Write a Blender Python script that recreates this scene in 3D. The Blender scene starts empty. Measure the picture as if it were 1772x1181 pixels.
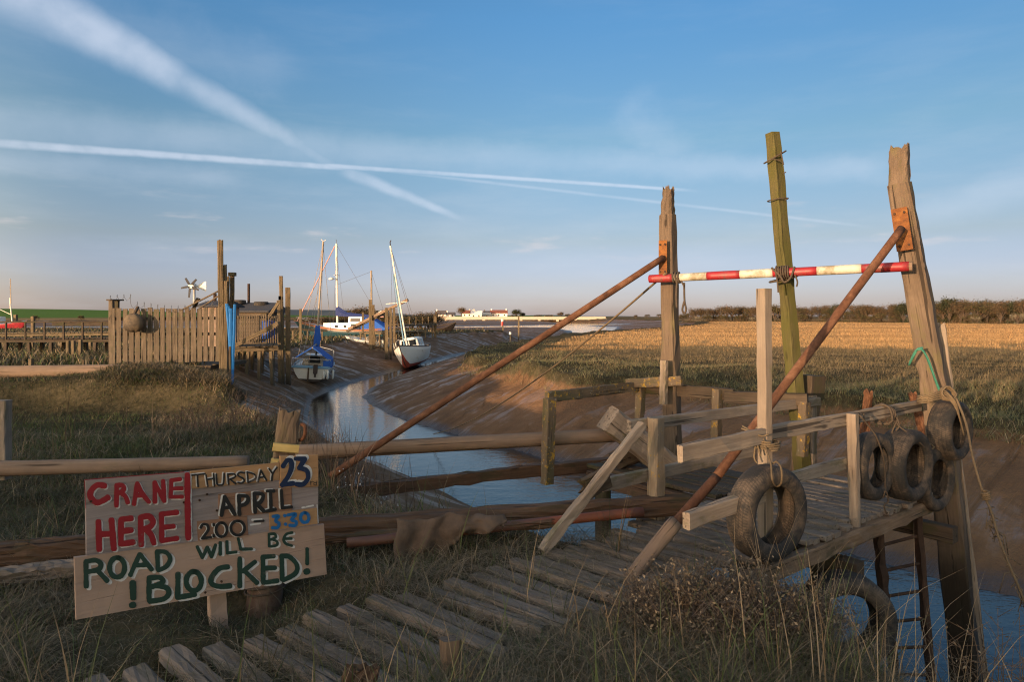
import bpy, bmesh, math, random
import numpy as np
from mathutils import Vector, Matrix
R = math.radians
S = bpy.context.scene
COL = S.collection
rng = np.random.default_rng(7)
random.seed(7)
V = Vector

# ------------------------------------------------------------------ camera
F, CX, HY, HC = 1181.0, 886.0, 548.0, 1.6      # focal length in photo pixels, centre column, horizon row, eye height
cam = bpy.data.cameras.new('camera')
cam.sensor_width = 36; cam.lens = 36*F/1772; cam.shift_y = -(590.5-HY)/1772
cam.clip_end = 12000; cam.clip_start = .05
camo = bpy.data.objects.new('camera', cam); COL.objects.link(camo)
camo.location = (0, 0, HC); camo.rotation_euler = (R(90), 0, 0)
S.camera = camo

def P(u, v, Y): return V(((u-CX)/F*Y, Y, HC-(v-HY)/F*Y))       # the point at depth Y seen at photo pixel u, v
def G(u, v, z=0.0):
    Y = (HC-z)*F/(v-HY); return V(((u-CX)/F*Y, Y, z))           # the point at height z seen there
def D(u, v): return V(((u-CX)/F, 1, -(v-HY)/F)).normalized()

# ------------------------------------------------------------------ light, sky, exposure
SUN_EL, SUN_AZ = 5.0, 220.0                       # azimuth clockwise from +Y: low, behind and to the left of the camera
sd = bpy.data.lights.new('sun', 'SUN'); sd.energy = 3.1; sd.angle = R(.5); sd.color = (1, .70, .43)
so = bpy.data.objects.new('sun', sd); COL.objects.link(so)
sv = V((math.sin(R(SUN_AZ))*math.cos(R(SUN_EL)), math.cos(R(SUN_AZ))*math.cos(R(SUN_EL)), math.sin(R(SUN_EL))))
so.rotation_euler = (-sv).to_track_quat('-Z', 'Y').to_euler()
S.view_settings.view_transform = 'Standard'; S.view_settings.look = 'None'
S.view_settings.gamma = 1; S.view_settings.use_curve_mapping = False
S.view_settings.exposure = 1.15
S.cycles.use_denoising = True; S.cycles.use_adaptive_sampling = False
S.cycles.filter_width = 1.15

# ------------------------------------------------------------------ node helpers
def nd(nt, kind, ins=None, **props):
    n = nt.nodes.new('ShaderNode'+kind)
    for k, v in props.items(): setattr(n, k, v)
    for k, v in (ins or {}).items():
        s = n.inputs[k]
        if isinstance(v, bpy.types.NodeSocket): nt.links.new(v, s)
        else:
            if isinstance(v, (tuple, list)) and len(v) == 3 and s.type == 'RGBA': v = (*v, 1)
            s.default_value = v
    return n
def mth(nt, op, a, b=0.0, c=0.0, clamp=False):
    return nd(nt, 'Math', {0: a, 1: b, 2: c}, operation=op, use_clamp=clamp).outputs[0]
def vmt(nt, op, a, b=(0, 0, 0)):
    n = nd(nt, 'VectorMath', {0: a, 1: b}, operation=op)
    return n.outputs['Value'] if op in ('DOT_PRODUCT', 'LENGTH') else n.outputs[0]
def mrange(nt, x, a, b, c=0.0, d=1.0, smooth=True):
    return nd(nt, 'MapRange', {0: x, 1: a, 2: b, 3: c, 4: d}, interpolation_type='SMOOTHSTEP' if smooth else 'LINEAR').outputs[0]
def mix(nt, f, a, b, mode='MIX'):
    n = nd(nt, 'MixRGB', {0: f, 1: a, 2: b}, blend_type=mode); return n.outputs[0]
def noise(nt, vec, scale, detail=4, rough=.55, dist=0.0):
    return nd(nt, 'TexNoise', {'Vector': vec, 'Scale': scale, 'Detail': detail, 'Roughness': rough, 'Distortion': dist}).outputs[0]
def scalev(nt, vec, s): return vmt(nt, 'MULTIPLY', vec, s)
def ramp(nt, x, stops):
    n = nd(nt, 'ValToRGB', {0: x}); e = n.color_ramp.elements
    while len(e) < len(stops): e.new(.5)
    for el, (p, c) in zip(e, stops): el.position = p; el.color = (*c, 1)
    return n.outputs[0]

# ------------------------------------------------------------------ world: sky, contrails, thin cloud (all by direction)
w = bpy.data.worlds.new('World'); S.world = w; w.use_nodes = True
nt = w.node_tree; bg = nt.nodes['Background']
sky = nd(nt, 'TexSky', sky_type='NISHITA', sun_disc=False, sun_elevation=R(SUN_EL), sun_rotation=R(SUN_AZ), altitude=0.0, air_density=1.0, dust_density=.35, ozone_density=1.6)
dirv = nd(nt, 'TexCoord').outputs['Generated']
sx = nd(nt, 'SeparateXYZ', {0: dirv}); el = sx.outputs['Z']
k_ = 1/1.62
front = ramp(nt, mth(nt, 'MAXIMUM', el, 0.0), [(0.0, (.80*k_, 1.0*k_, 3.2*k_)), (.045, (.90*k_, .99*k_, 2.25*k_)), (.108, (.97*k_, .94*k_, 1.36*k_)), (.245, (.95*k_, 1.16*k_, 1.40*k_)), (.40, (.78*k_, 1.28*k_, 1.76*k_)), (1, (.6*k_, 1.2*k_, 1.8*k_))])
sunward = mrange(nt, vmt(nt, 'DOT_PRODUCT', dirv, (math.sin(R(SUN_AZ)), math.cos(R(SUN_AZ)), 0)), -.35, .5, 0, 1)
grade = mix(nt, sunward, front, (3.8, 2.7, 2.05))       # unseen sunset side of the sky, boosted and warmed to lift the shaded foreground
az_ = mrange(nt, sx.outputs['X'], -.1, .65, 1, .80)
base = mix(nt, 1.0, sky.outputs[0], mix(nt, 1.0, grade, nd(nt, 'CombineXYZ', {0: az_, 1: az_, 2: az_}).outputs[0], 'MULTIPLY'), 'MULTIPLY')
def streak(p1, p2, w1, w2, soft, nscale, namp, strength, ext=.02, cut=None):
    a, b = D(*p1), D(*p2); n = a.cross(b).normalized(); t = (b-a).normalized()
    tau = mrange(nt, vmt(nt, 'DOT_PRODUCT', dirv, tuple(t)), a.dot(t), b.dot(t), 0, 1, False)
    wob = mth(nt, 'MULTIPLY', mth(nt, 'SUBTRACT', noise(nt, dirv, nscale, 5, .62), .5), namp)
    dd = mth(nt, 'ABSOLUTE', mth(nt, 'ADD', vmt(nt, 'DOT_PRODUCT', dirv, tuple(n)), wob))
    wd = mth(nt, 'MULTIPLY_ADD', tau, (w2-w1), w1)
    m = mrange(nt, mth(nt, 'DIVIDE', dd, wd), 1.0-soft, 1.0+soft, 1, 0)
    a0 = vmt(nt, 'DOT_PRODUCT', dirv, tuple(t))
    m = mth(nt, 'MULTIPLY', m, mrange(nt, a0, a.dot(t)-ext, a.dot(t)+.01, 0, 1))
    m = mth(nt, 'MULTIPLY', m, mrange(nt, a0, b.dot(t)-.05, b.dot(t)+.015, 1, 0))
    m = mth(nt, 'MULTIPLY', m, mrange(nt, sx.outputs['Y'], 0.0, .3, 0, 1))
    tex = mrange(nt, noise(nt, dirv, nscale*.8, 4, .5), .25, .65, .6, 1)
    return mth(nt, 'MULTIPLY', mth(nt, 'MULTIPLY', m, tex), strength)
px = 1/F
parts = [
 streak((-60, -62), (345, 152), 33*px, 17*px, .8, 22, .011, .52, .3),
 streak((300, 128), (590, 292), 17*px, 9*px, .95, 26, .010, .36),
 streak((600, 296), (800, 380), 9*px, 4*px, .8, 30, .006, .36),
 streak((-300, 226), (620, 292), 6*px, 4*px, .7, 40, .0025, .50, .3),
 streak((560, 286), (1200, 330), 3.6*px, 2.2*px, .7, 40, .0015, .46),
 streak((640, 292), (1500, 392), 2.2*px, 2*px, .9, 40, .001, .22),
 streak((-200, 200), (640, 262), 24*px, 22*px, .95, 16, .03, .2, .3),
 streak((560, 262), (1560, 300), 22*px, 14*px, .95, 14, .03, .2, .05),
 streak((-100, 268), (420, 310), 14*px, 10*px, .95, 18, .02, .16, .2),
 streak((1085, 185), (1190, 300), 30*px, 20*px, 1, 20, .05, .14),
 streak((150, 40), (520, 130), 40*px, 26*px, 1, 20, .06, .09, .1),
 streak((1600, 365), (1900, 290), 16*px, 26*px, 1, 14, .03, .20, .05),
]
tot = parts[0]
for p in parts[1:]: tot = mth(nt, 'MAXIMUM', tot, p)
# little fair-weather puffs low over the horizon
hz = noise(nt, vmt(nt, 'ADD', scalev(nt, dirv, (9, 9, 46)), (3.1, 7.7, 1.3)), 1.0, 4, .5)
puff = mth(nt, 'MULTIPLY', mrange(nt, hz, .58, .76, 0, .34), mth(nt, 'MULTIPLY', mrange(nt, el, .07, .1, 0, 1), mrange(nt, el, .12, .19, 1, 0)))
cir = noise(nt, scalev(nt, dirv, (3, 3, 16)), 1.6, 6, .6)
veil = mth(nt, 'MULTIPLY', mrange(nt, cir, .42, .75, 0, .16), mrange(nt, el, .02, .4, 1, .3))
c1 = mix(nt, veil, base, (2.6, 2.75, 3.0))
c1 = mix(nt, puff, c1, (3.1, 2.75, 2.75))
c1 = mix(nt, tot, c1, (3.0, 3.2, 3.7))
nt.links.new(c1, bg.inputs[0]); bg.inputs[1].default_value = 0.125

# ------------------------------------------------------------------ mesh helpers
def tag(o, label=None, cat=None, group=None, kind=None):
    if label: o['label'] = label
    if cat: o['category'] = cat
    if group: o['group'] = group
    if kind: o['kind'] = kind
    return o
WM = {}
def link(o, M=None, parent=None):
    COL.objects.link(o); M = M if M is not None else Matrix.Identity(4)
    if parent is not None:
        o.parent = parent; o.matrix_parent_inverse = WM[parent.name].inverted()
    o.matrix_basis = M; WM[o.name] = M.copy(); return o
def empty(name, loc, label=None, cat=None, group=None):
    o = bpy.data.objects.new(name, None); o.empty_display_size = .2
    link(o, Matrix.Translation(V(loc))); return tag(o, label, cat, group)
class MB:
    def __init__(s): s.v = []; s.f = []
    def ring_loft(s, rings, cap0=True, cap1=True, closed=False):
        b = len(s.v); n = len(rings[0])
        for r in rings: s.v += [tuple(p) for p in r]
        m = len(rings)
        for i in range(m if closed else m-1):
            for j in range(n):
                a, c = b+i*n, b+((i+1) % m)*n
                s.f.append((a+j, a+(j+1) % n, c+(j+1) % n, c+j))
        if not closed:
            if cap0: s.f.append(tuple(b+j for j in reversed(range(n))))
            if cap1: s.f.append(tuple(b+(m-1)*n+j for j in range(n)))
    def box(s, c, d, rot=None, ch=.0):
        hx, hy, hz = d[0]/2, d[1]/2, d[2]/2; M = rot or Matrix.Identity(3)
        k = ch
        sec = [(-hy+k, -hz), (hy-k, -hz), (hy, -hz+k), (hy, hz-k), (hy-k, hz), (-hy+k, hz), (-hy, hz-k), (-hy, -hz+k)] if k else [(-hy, -hz), (hy, -hz), (hy, hz), (-hy, hz)]
        s.ring_loft([[V(c)+M @ V((x, y, z)) for y, z in sec] for x in (-hx, hx)])
    def beam(s, p0, p1, wd, ht, up=V((0, 0, 1)), ch=.0):
        p0, p1 = V(p0), V(p1); x = (p1-p0).normalized(); y = up.cross(x)
        if y.length < 1e-3: y = V((0, 1, 0)).cross(x)
        y.normalize(); z = x.cross(y)
        M = Matrix((x, y, z)).transposed()
        s.box((p0+p1)/2, ((p1-p0).length, wd, ht), M, ch)
    def tube(s, pts, r, n=8, closed=False, caps=True):
        pts = [V(p) for p in pts]; m = len(pts)
        rs = r if isinstance(r, (list, tuple)) else [r]*m
        T = []
        for i in range(m):
            a = pts[(i-1) % m] if (closed or i > 0) else pts[0]
            b = pts[(i+1) % m] if (closed or i < m-1) else pts[-1]
            t = b-a; T.append(t.normalized() if t.length > 1e-9 else V((0, 0, 1)))
        nrm = T[0].cross(V((0, 0, 1)));
        if nrm.length < .05: nrm = T[0].cross(V((1, 0, 0)))
        nrm.normalize(); rings = []
        for i in range(m):
            nrm = (nrm-T[i]*nrm.dot(T[i])); nrm.normalize(); bi = T[i].cross(nrm)
            rings.append([pts[i]+(nrm*math.cos(2*math.pi*j/n)+bi*math.sin(2*math.pi*j/n))*rs[i] for j in range(n)])
        s.ring_loft(rings, caps, caps, closed)
    def quad(s, *ps):
        b = len(s.v); s.v += [tuple(p) for p in ps]; s.f.append(tuple(range(b, b+len(ps))))
    def build(s, name, mat, parent=None, M=None, smooth=False, local=None):
        me = bpy.data.meshes.new(name)
        vs = s.v
        if local is not None:                      # vertices were given in world space; store them in the frame 'local'
            inv = local.inverted(); vs = [tuple(inv @ V(v)) for v in vs]; M = local
        me.from_pydata(vs, [], s.f); me.materials.append(mat)
        me.validate(); me.update()
        if smooth:
            for p in me.polygons: p.use_smooth = len(p.vertices) <= 4
        o = bpy.data.objects.new(name, me); return link(o, M, parent)

def frame(p0, p1, up=V((0, 0, 1))):
    p0, p1 = V(p0), V(p1); x = (p1-p0).normalized(); y = up.cross(x)
    if y.length < 1e-3: y = V((0, 1, 0)).cross(x)
    y.normalize(); z = x.cross(y)
    M = Matrix((x, y, z)).transposed().to_4x4(); M.translation = p0; return M

def timber(name, p0, p1, wd, ht, mat, parent=None, up=V((0, 0, 1)), segs=10, wear=.004, ch=.006, bend=0.0, jag0=0.0, jag1=0.0, w1=None, h1=None, notch=None):
    """a sawn timber; local X runs along it so the grain follows; worn edges, slight bow, optional splintered ends"""
    M = frame(p0, p1, up); L = (V(p1)-V(p0)).length; rr = random.Random(hash((round(L, 3), round(p0[0], 2), round(p0[1], 2))) & 0xffff)
    w1 = w1 or wd; h1 = h1 or ht; rings = []
    nsub = 5 if (jag0 or jag1) else 1
    for i in range(segs+1):
        t = i/segs; x = t*L; a, b = (wd+(w1-wd)*t)/2, (ht+(h1-ht)*t)/2
        if notch and t > notch[0]: a *= notch[1]
        k = min(ch*(1+rr.uniform(-.5, .8)), a*.4, b*.4)
        sec = []
        corners = [(-a, -b), (a, -b), (a, b), (-a, b)]
        for ci in range(4):
            c, d = corners[ci], corners[(ci+1) % 4]; ln = math.hypot(d[0]-c[0], d[1]-c[1]); ux, uy = (d[0]-c[0])/ln, (d[1]-c[1])/ln
            for q in range(nsub+1):
                f = k+(ln-2*k)*q/nsub; sec.append((c[0]+ux*f, c[1]+uy*f))
        sag = bend*math.sin(math.pi*t)
        ring = []
        for (y, z) in sec:
            ring.append([x, y+rr.uniform(-wear, wear), z+sag+rr.uniform(-wear, wear)])
        if i == segs and jag1:
            for q in ring: q[0] += rr.uniform(-jag1, jag1*.25)
        if i == 0 and jag0:
            for q in ring: q[0] += rr.uniform(-jag0*.25, jag0)
        rings.append(ring)
    mb = MB(); mb.ring_loft([[V(q) for q in r] for r in rings], cap0=not jag0, cap1=not jag1)
    for end, jag in ((0, jag0), (len(rings)-1, jag1)):
        if jag:
            r = rings[end]; n = len(r); c = V((sum(q[0] for q in r)/n+(-jag*.6 if end else jag*.6), sum(q[1] for q in r)/n, sum(q[2] for q in r)/n))
            b = len(mb.v); mb.v.append(tuple(c)); off = end*n
            for j in range(n):
                a_, c_ = off+j, off+(j+1) % n
                mb.f.append((a_, c_, b) if end else (c_, a_, b))
    return mb.build(name, mat, parent, M)

def log(name, p0, p1, r0, r1, mat, parent=None, n=16, segs=14, wob=.006, bend=0.0):
    M = frame(p0, p1); L = (V(p1)-V(p0)).length; rr = random.Random(int(L*1000)); rings = []
    ph = [rr.uniform(0, 6.3) for _ in range(4)]
    for i in range(segs+1):
        t = i/segs; r = r0+(r1-r0)*t; ring = []
        for j in range(n):
            a = 2*math.pi*j/n; q = r+wob*(math.sin(2*a+ph[0]+t*2)+.6*math.sin(3*a+ph[1]-t*3))+rr.uniform(-wob, wob)*.25
            ring.append(V((t*L, q*math.cos(a), q*math.sin(a)+bend*math.sin(math.pi*t))))
        rings.append(ring)
    mb = MB(); mb.ring_loft(rings); return mb.build(name, mat, parent, M, smooth=True)

def fast_mesh(name, verts, quads=None, tris=None, mat=None, cols=None, kind=None, smooth=False):
    me = bpy.data.meshes.new(name); nv = len(verts)
    me.vertices.add(nv); me.vertices.foreach_set('co', np.asarray(verts, np.float32).ravel())
    q = np.asarray(quads, np.int32).reshape(-1, 4) if quads is not None else np.zeros((0, 4), np.int32)
    t = np.asarray(tris, np.int32).reshape(-1, 3) if tris is not None else np.zeros((0, 3), np.int32)
    nl = q.size+t.size; me.loops.add(nl); me.loops.foreach_set('vertex_index', np.concatenate([q.ravel(), t.ravel()]))
    npoly = len(q)+len(t); me.polygons.add(npoly)
    st = np.concatenate([np.arange(len(q))*4, q.size+np.arange(len(t))*3]).astype(np.int32)
    me.polygons.foreach_set('loop_start', st)
    if smooth: me.polygons.foreach_set('use_smooth', np.ones(npoly, bool))
    if cols is not None:
        a = me.color_attributes.new('Col', 'FLOAT_COLOR', 'POINT'); c = np.ones((nv, 4), np.float32); c[:, :3] = cols
        a.data.foreach_set('color', c.ravel())
    me.update(calc_edges=True); me.validate()
    if mat: me.materials.append(mat)
    o = bpy.data.objects.new(name, me); link(o)
    if kind: o['kind'] = kind
    return o

# ------------------------------------------------------------------ materials
def newmat(name):
    m = bpy.data.materials.new(name); m.use_nodes = True; t = m.node_tree
    return m, t, t.nodes['Principled BSDF']
def objvec(t, rnd=True):
    v = nd(t, 'TexCoord').outputs['Object']
    if rnd:
        r = nd(t, 'ObjectInfo').outputs['Random']
        off = nd(t, 'CombineXYZ', {0: mth(t, 'MULTIPLY', r, 37.0), 1: mth(t, 'MULTIPLY', r, 71.0), 2: mth(t, 'MULTIPLY', r, 53.0)}).outputs[0]
        v = vmt(t, 'ADD', v, off)
    return v
def bump(t, b, h, strength, dist): t.links.new(nd(t, 'Bump', {'Height': h, 'Strength': strength, 'Distance': dist}).outputs[0], b.inputs['Normal'])

def wood(name, dark, mid, light, algae=None, algae_amt=0.0, lichen=0.0, wet=False, rough=.85, grain=1.0, knots=True, stain=None, crk=.8):
    m, t, b = newmat(name); v = objvec(t)
    fine = noise(t, scalev(t, v, (2.2*grain, 60*grain, 60*grain)), 1.0, 6, .7, .3)
    broad = noise(t, scalev(t, v, (.8, 7, 7)), 1.0, 4, .6, .8)
    blot = noise(t, v, 3.1, 5, .6)
    f = mth(t, 'MULTIPLY_ADD', fine, .62, mth(t, 'MULTIPLY', broad, .38))
    c = ramp(t, f, [(.30, dark), (.50, mid), (.70, light)])
    c = mix(t, mrange(t, blot, .35, .7, 0, .55), c, tuple(x*.66 for x in mid))
    crack = noise(t, scalev(t, v, (.7, 42, 42)), 1.0, 3, .5, .2)
    ck = mrange(t, crack, .62, .67, 0, 1)
    c = mix(t, mth(t, 'MULTIPLY', ck, crk), c, tuple(x*.22 for x in dark))
    if knots:
        vo = nd(t, 'TexVoronoi', {'Vector': scalev(t, v, (1.6, 5, 5)), 'Scale': 1.0}, feature='F1').outputs['Distance']
        c = mix(t, mrange(t, vo, .05, .11, .8, 0), c, tuple(x*.35 for x in dark))
    if algae:
        a = noise(t, scalev(t, v, (1, 3, 3)), 2.2, 6, .65)
        c = mix(t, mrange(t, a, .62-.34*algae_amt, .74-.2*algae_amt, 0, .85), c, algae)
    if lichen:
        a = noise(t, v, 16, 5, .7); a2 = noise(t, v, 3.3, 3, .5)
        k = mth(t, 'MULTIPLY', mrange(t, a, .56, .62, 0, 1), mrange(t, a2, .62-.3*lichen, .7-.2*lichen, 0, 1))
        c = mix(t, k, c, (.38, .22, .03))
        k2 = mrange(t, noise(t, v, 30, 4, .6), .64, .68, 0, .6)
        c = mix(t, mth(t, 'MULTIPLY', k2, lichen), c, (.40, .38, .30))
    if stain:                                      # tide line: piles are dark and slimy where the tide wets them
        z = nd(t, 'SeparateXYZ', {0: nd(t, 'NewGeometry').outputs['Position']}).outputs['Z']
        zz = mth(t, 'ADD', z, mth(t, 'MULTIPLY', mth(t, 'SUBTRACT', blot, .5), .9))
        wetk = mrange(t, zz, stain[0], stain[1], 1, 0)
        c = mix(t, mth(t, 'MULTIPLY', wetk, .94), c, (.022, .017, .012))
        t.links.new(mrange(t, wetk, 0, 1, rough, .42, False), b.inputs['Roughness'])
    else: b.inputs['Roughness'].default_value = rough
    t.links.new(c, b.inputs['Base Color'])
    h = mth(t, 'SUBTRACT', f, mth(t, 'MULTIPLY', ck, .7))
    bump(t, b, h, .75, .006); b.inputs['Specular IOR Level'].default_value = .3
    return m
M_ = {}
M_['rail'] = wood('weathered_rail_wood', (.14, .10, .074), (.28, .215, .160), (.41, .33, .255), algae=(.13, .11, .05), algae_amt=.25)
M_['post'] = wood('mooring_post_wood', (.075, .050, .033), (.15, .104, .070), (.235, .168, .115), algae=(.13, .105, .045), algae_amt=.30, stain=(-1.0, -.1))
M_['post2'] = wood('brown_beam_wood', (.085, .055, .035), (.19, .125, .08), (.30, .21, .14), algae=(.06, .05, .025), algae_amt=.4)
M_['railli'] = wood('lichened_rail_wood', (.13, .095, .065), (.25, .19, .13), (.38, .30, .22), lichen=.55, algae=(.13, .11, .05), algae_amt=.3)
M_['green'] = wood('algae_green_wood', (.06, .048, .018), (.105, .086, .030), (.16, .125, .055), algae=(.085, .078, .018), algae_amt=.7, stain=(-1.3, -.2))
M_['new'] = wood('sawn_new_wood', (.17, .128, .092), (.25, .19, .14), (.33, .26, .195), knots=False, algae=(.17, .14, .07), algae_amt=.2)
M_['lichen'] = wood('lichened_wood', (.075, .055, .035), (.14, .10, .065), (.21, .155, .10), lichen=1.0, algae=(.10, .085, .04), algae_amt=.4)
M_['dark'] = wood('dark_wet_wood', (.04, .028, .018), (.075, .052, .034), (.125, .088, .058), algae=(.055, .05, .02), algae_amt=.4)
M_['plank'] = wood('walkway_plank_wood', (.105, .080, .062), (.205, .16, .127), (.295, .24, .19), algae=(.09, .08, .05), algae_amt=.3)
M_['log'] = wood('peeled_log_wood', (.15, .096, .062), (.245, .165, .112), (.32, .225, .155), grain=.6, algae=(.17, .135, .07), algae_amt=.1)
M_['rot'] = wood('rotten_timber', (.04, .022, .013), (.105, .06, .036), (.18, .108, .066), grain=.8, algae=(.05, .04, .02), algae_amt=.3)
M_['fence'] = wood('fence_board_wood', (.055, .041, .028), (.125, .092, .062), (.235, .18, .125), algae=(.09, .075, .04), algae_amt=.25)
M_['stage'] = wood('staging_wood', (.085, .06, .034), (.165, .118, .068), (.25, .185, .11), algae=(.08, .065, .03), algae_amt=.3, stain=(-1.4, -.6))
M_['ply'] = wood('plywood', (.34, .225, .165), (.41, .28, .205), (.46, .32, .24), knots=False, grain=.5, crk=.12)
M_['greyboard'] = wood('grey_board', (.18, .14, .125), (.27, .22, .20), (.35, .29, .265), grain=.8, crk=.35)
M_['plate'] = wood('sign_plate_wood', (.29, .155, .07), (.39, .22, .105), (.46, .28, .14), grain=.6, knots=False, crk=.15)
M_['plate2'] = wood('sign_plate_brown', (.21, .11, .065), (.26, .14, .085), (.31, .175, .11), grain=.6, knots=False, crk=.15)
M_['pale'] = wood('fresh_yellow_wood', (.42, .29, .09), (.52, .37, .13), (.60, .45, .19), grain=.6, knots=False)

def simple(name, col, rough=.5, var=.15, scale=8, metal=0.0, dirt=None, dirt_amt=.0, bmp=0.0, spec=.5):
    m, t, b = newmat(name); v = objvec(t)
    n = noise(t, v, scale, 5, .6)
    c = mix(t, n, tuple(x*(1-var) for x in col), tuple(min(1, x*(1+var)) for x in col))
    if dirt:
        d = noise(t, v, scale*.6, 6, .7)
        c = mix(t, mrange(t, d, .62-.25*dirt_amt, .74-.15*dirt_amt, 0, .8), c, dirt)
    t.links.new(c, b.inputs['Base Color']); b.inputs['Roughness'].default_value = rough; b.inputs['Metallic'].default_value = metal
    b.inputs['Specular IOR Level'].default_value = spec
    if bmp: bump(t, b, noise(t, v, scale*3, 5, .6), bmp, .01)
    return m
def rustmat(name, a, b_, c_, scale=14):
    m, t, b = newmat(name); v = objvec(t)
    n = noise(t, scalev(t, v, (.6, 1, 1)), scale, 7, .7); n2 = noise(t, v, 3, 4, .6)
    c = ramp(t, mth(t, 'MULTIPLY_ADD', n, .65, mth(t, 'MULTIPLY', n2, .35)), [(.32, a), (.5, b_), (.66, c_)])
    t.links.new(c, b.inputs['Base Color']); b.inputs['Roughness'].default_value = .85; b.inputs['Specular IOR Level'].default_value = .25
    bump(t, b, n, .5, .006); return m
M_['rust'] = rustmat('rusty_pipe', (.060, .027, .016), (.135, .058, .030), (.235, .115, .062), 20)
M_['oldrust'] = rustmat('old_brown_rust', (.05, .032, .024), (.115, .07, .048), (.20, .145, .11), 9)
M_['rustplate'] = rustmat('rust_plate', (.07, .030, .014), (.18, .068, .022), (.32, .13, .03), 22)
M_['darkrust'] = rustmat('dark_rust_iron', (.025, .015, .010), (.05, .028, .018), (.10, .05, .03))
M_['redpaint'] = simple('worn_red_paint', (.29, .018, .022), .5, .25, 10, dirt=(.13, .07, .05), dirt_amt=.5)
M_['whitepole'] = simple('grubby_white_paint', (.56, .50, .40), .6, .15, 9, dirt=(.22, .17, .09), dirt_amt=.55)
M_['white'] = simple('white_gelcoat', (.74, .71, .64), .35, .06, 4, dirt=(.45, .36, .25), dirt_amt=.2)
M_['cream'] = simple('cream_gelcoat', (.66, .60, .52), .4, .06, 4, dirt=(.36, .26, .16), dirt_amt=.25)
M_['antifoul'] = simple('red_antifoul', (.33, .055, .03), .7, .25, 5, dirt=(.12, .07, .05), dirt_amt=.4)
M_['darkbottom'] = simple('dark_boat_bottom', (.05, .033, .026), .7, .3, 5)
M_['teal'] = simple('teal_hull_paint', (.012, .048, .06), .4, .2, 3)
M_['redhull'] = simple('red_hull_paint', (.28, .018, .03), .4, .15, 3)
M_['bluecloth'] = simple('blue_canvas', (.012, .085, .36), .75, .25, 6, bmp=.4)
M_['navycloth'] = simple('navy_canvas', (.010, .024, .12), .75, .25, 6, bmp=.4)
M_['bluestrap'] = simple('blue_plastic_sheet', (.010, .13, .38), .5, .25, 3)
M_['bluebarrel'] = simple('blue_plastic_barrel', (.012, .06, .30), .4, .1, 3)
M_['blueband'] = simple('pale_blue_band', (.16, .30, .42), .5, .1, 4)
M_['varnish'] = simple('varnished_wood', (.24, .085, .035), .4, .3, 8)
M_['spar'] = simple('grey_spar', (.30, .235, .17), .4, .15, 6, spec=.5)
M_['whitespar'] = simple('white_spar', (.74, .69, .60), .35, .06, 6)
M_['wire'] = simple('steel_wire', (.10, .09, .085), .5, .2, 10)
M_['pinkwire'] = simple('red_sail_furl', (.50, .27, .22), .6, .35, 3)
M_['glass'] = simple('dark_window', (.015, .017, .02), .12, .1, 3)
M_['felt'] = simple('roof_felt', (.045, .043, .047), .8, .3, 4, bmp=.3)
M_['rope'] = simple('hemp_rope', (.145, .10, .055), .9, .35, 26, bmp=.6)
M_['darkrope'] = simple('dark_rope', (.075, .052, .034), .9, .3, 26, bmp=.6)
M_['greenrope'] = simple('green_twine', (.045, .20, .135), .7, .3, 30, bmp=.5)
M_['sack'] = simple('muddy_sackcloth', (.105, .07, .048), .95, .35, 7, bmp=.8, dirt=(.07, .045, .03), dirt_amt=.4)
M_['orange'] = simple('orange_plastic', (.22, .065, .028), .6, .3, 6, dirt=(.09, .045, .03), dirt_amt=.9)
M_['whitepaint'] = simple('sign_white', (.60, .57, .53), .6, .08, 30, dirt=(.17, .125, .10), dirt_amt=.3)
M_['signred'] = simple('sign_red', (.24, .006, .013), .5, .18, 16, dirt=(.17, .125, .10), dirt_amt=.10)
M_['signblack'] = simple('sign_black', (.012, .012, .012), .5, .2, 16, dirt=(.17, .125, .10), dirt_amt=.10)
M_['signgreen'] = simple('sign_green', (.012, .040, .027), .55, .35, 10, dirt=(.17, .125, .10), dirt_amt=.10)
M_['signnavy'] = simple('sign_navy', (.006, .018, .055), .5, .2, 16, dirt=(.17, .125, .10), dirt_amt=.10)
M_['signblue'] = simple('sign_blue', (.008, .12, .32), .5, .15, 16, dirt=(.17, .125, .10), dirt_amt=.10)
M_['concrete'] = simple('pale_concrete', (.55, .47, .37), .8, .1, .3)
M_['render'] = simple('white_render', (.78, .74, .68), .8, .05, .5)
M_['slate'] = simple('slate_roof', (.10, .085, .08), .7, .2, .5)
M_['redtile'] = simple('red_tile_roof', (.24, .085, .05), .7, .2, .5)
M_['bark'] = simple('tree_bark', (.085, .060, .042), .9, .3, 3, bmp=.5)
M_['float'] = simple('muddy_float', (.13, .09, .052), .8, .4, 3, dirt=(.03, .022, .016), dirt_amt=.8)
M_['galv'] = simple('galvanised', (.42, .40, .38), .4, .1, 5)
M_['red'] = simple('red_marker', (.45, .03, .03), .5, .1, 5)

def colmat(name, rough=.8, trans=.0, hue=0.0, spec=.2):
    m, t, b = newmat(name); a = nd(t, 'Attribute', attribute_name='Col').outputs['Color']
    t.links.new(a, b.inputs['Base Color']); b.inputs['Roughness'].default_value = rough; b.inputs['Specular IOR Level'].default_value = spec
    if trans:
        tr = nd(t, 'BsdfTranslucent', {0: a}).outputs[0]
        mx = nd(t, 'MixShader', {0: trans, 1: b.outputs[0], 2: tr}).outputs[0]
        t.links.new(mx, t.nodes['Material Output'].inputs[0])
    return m
M_['grass'] = colmat('grass_blades', .7, .12)
M_['twig'] = colmat('twigs_and_leaves', .8, .1)

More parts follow.
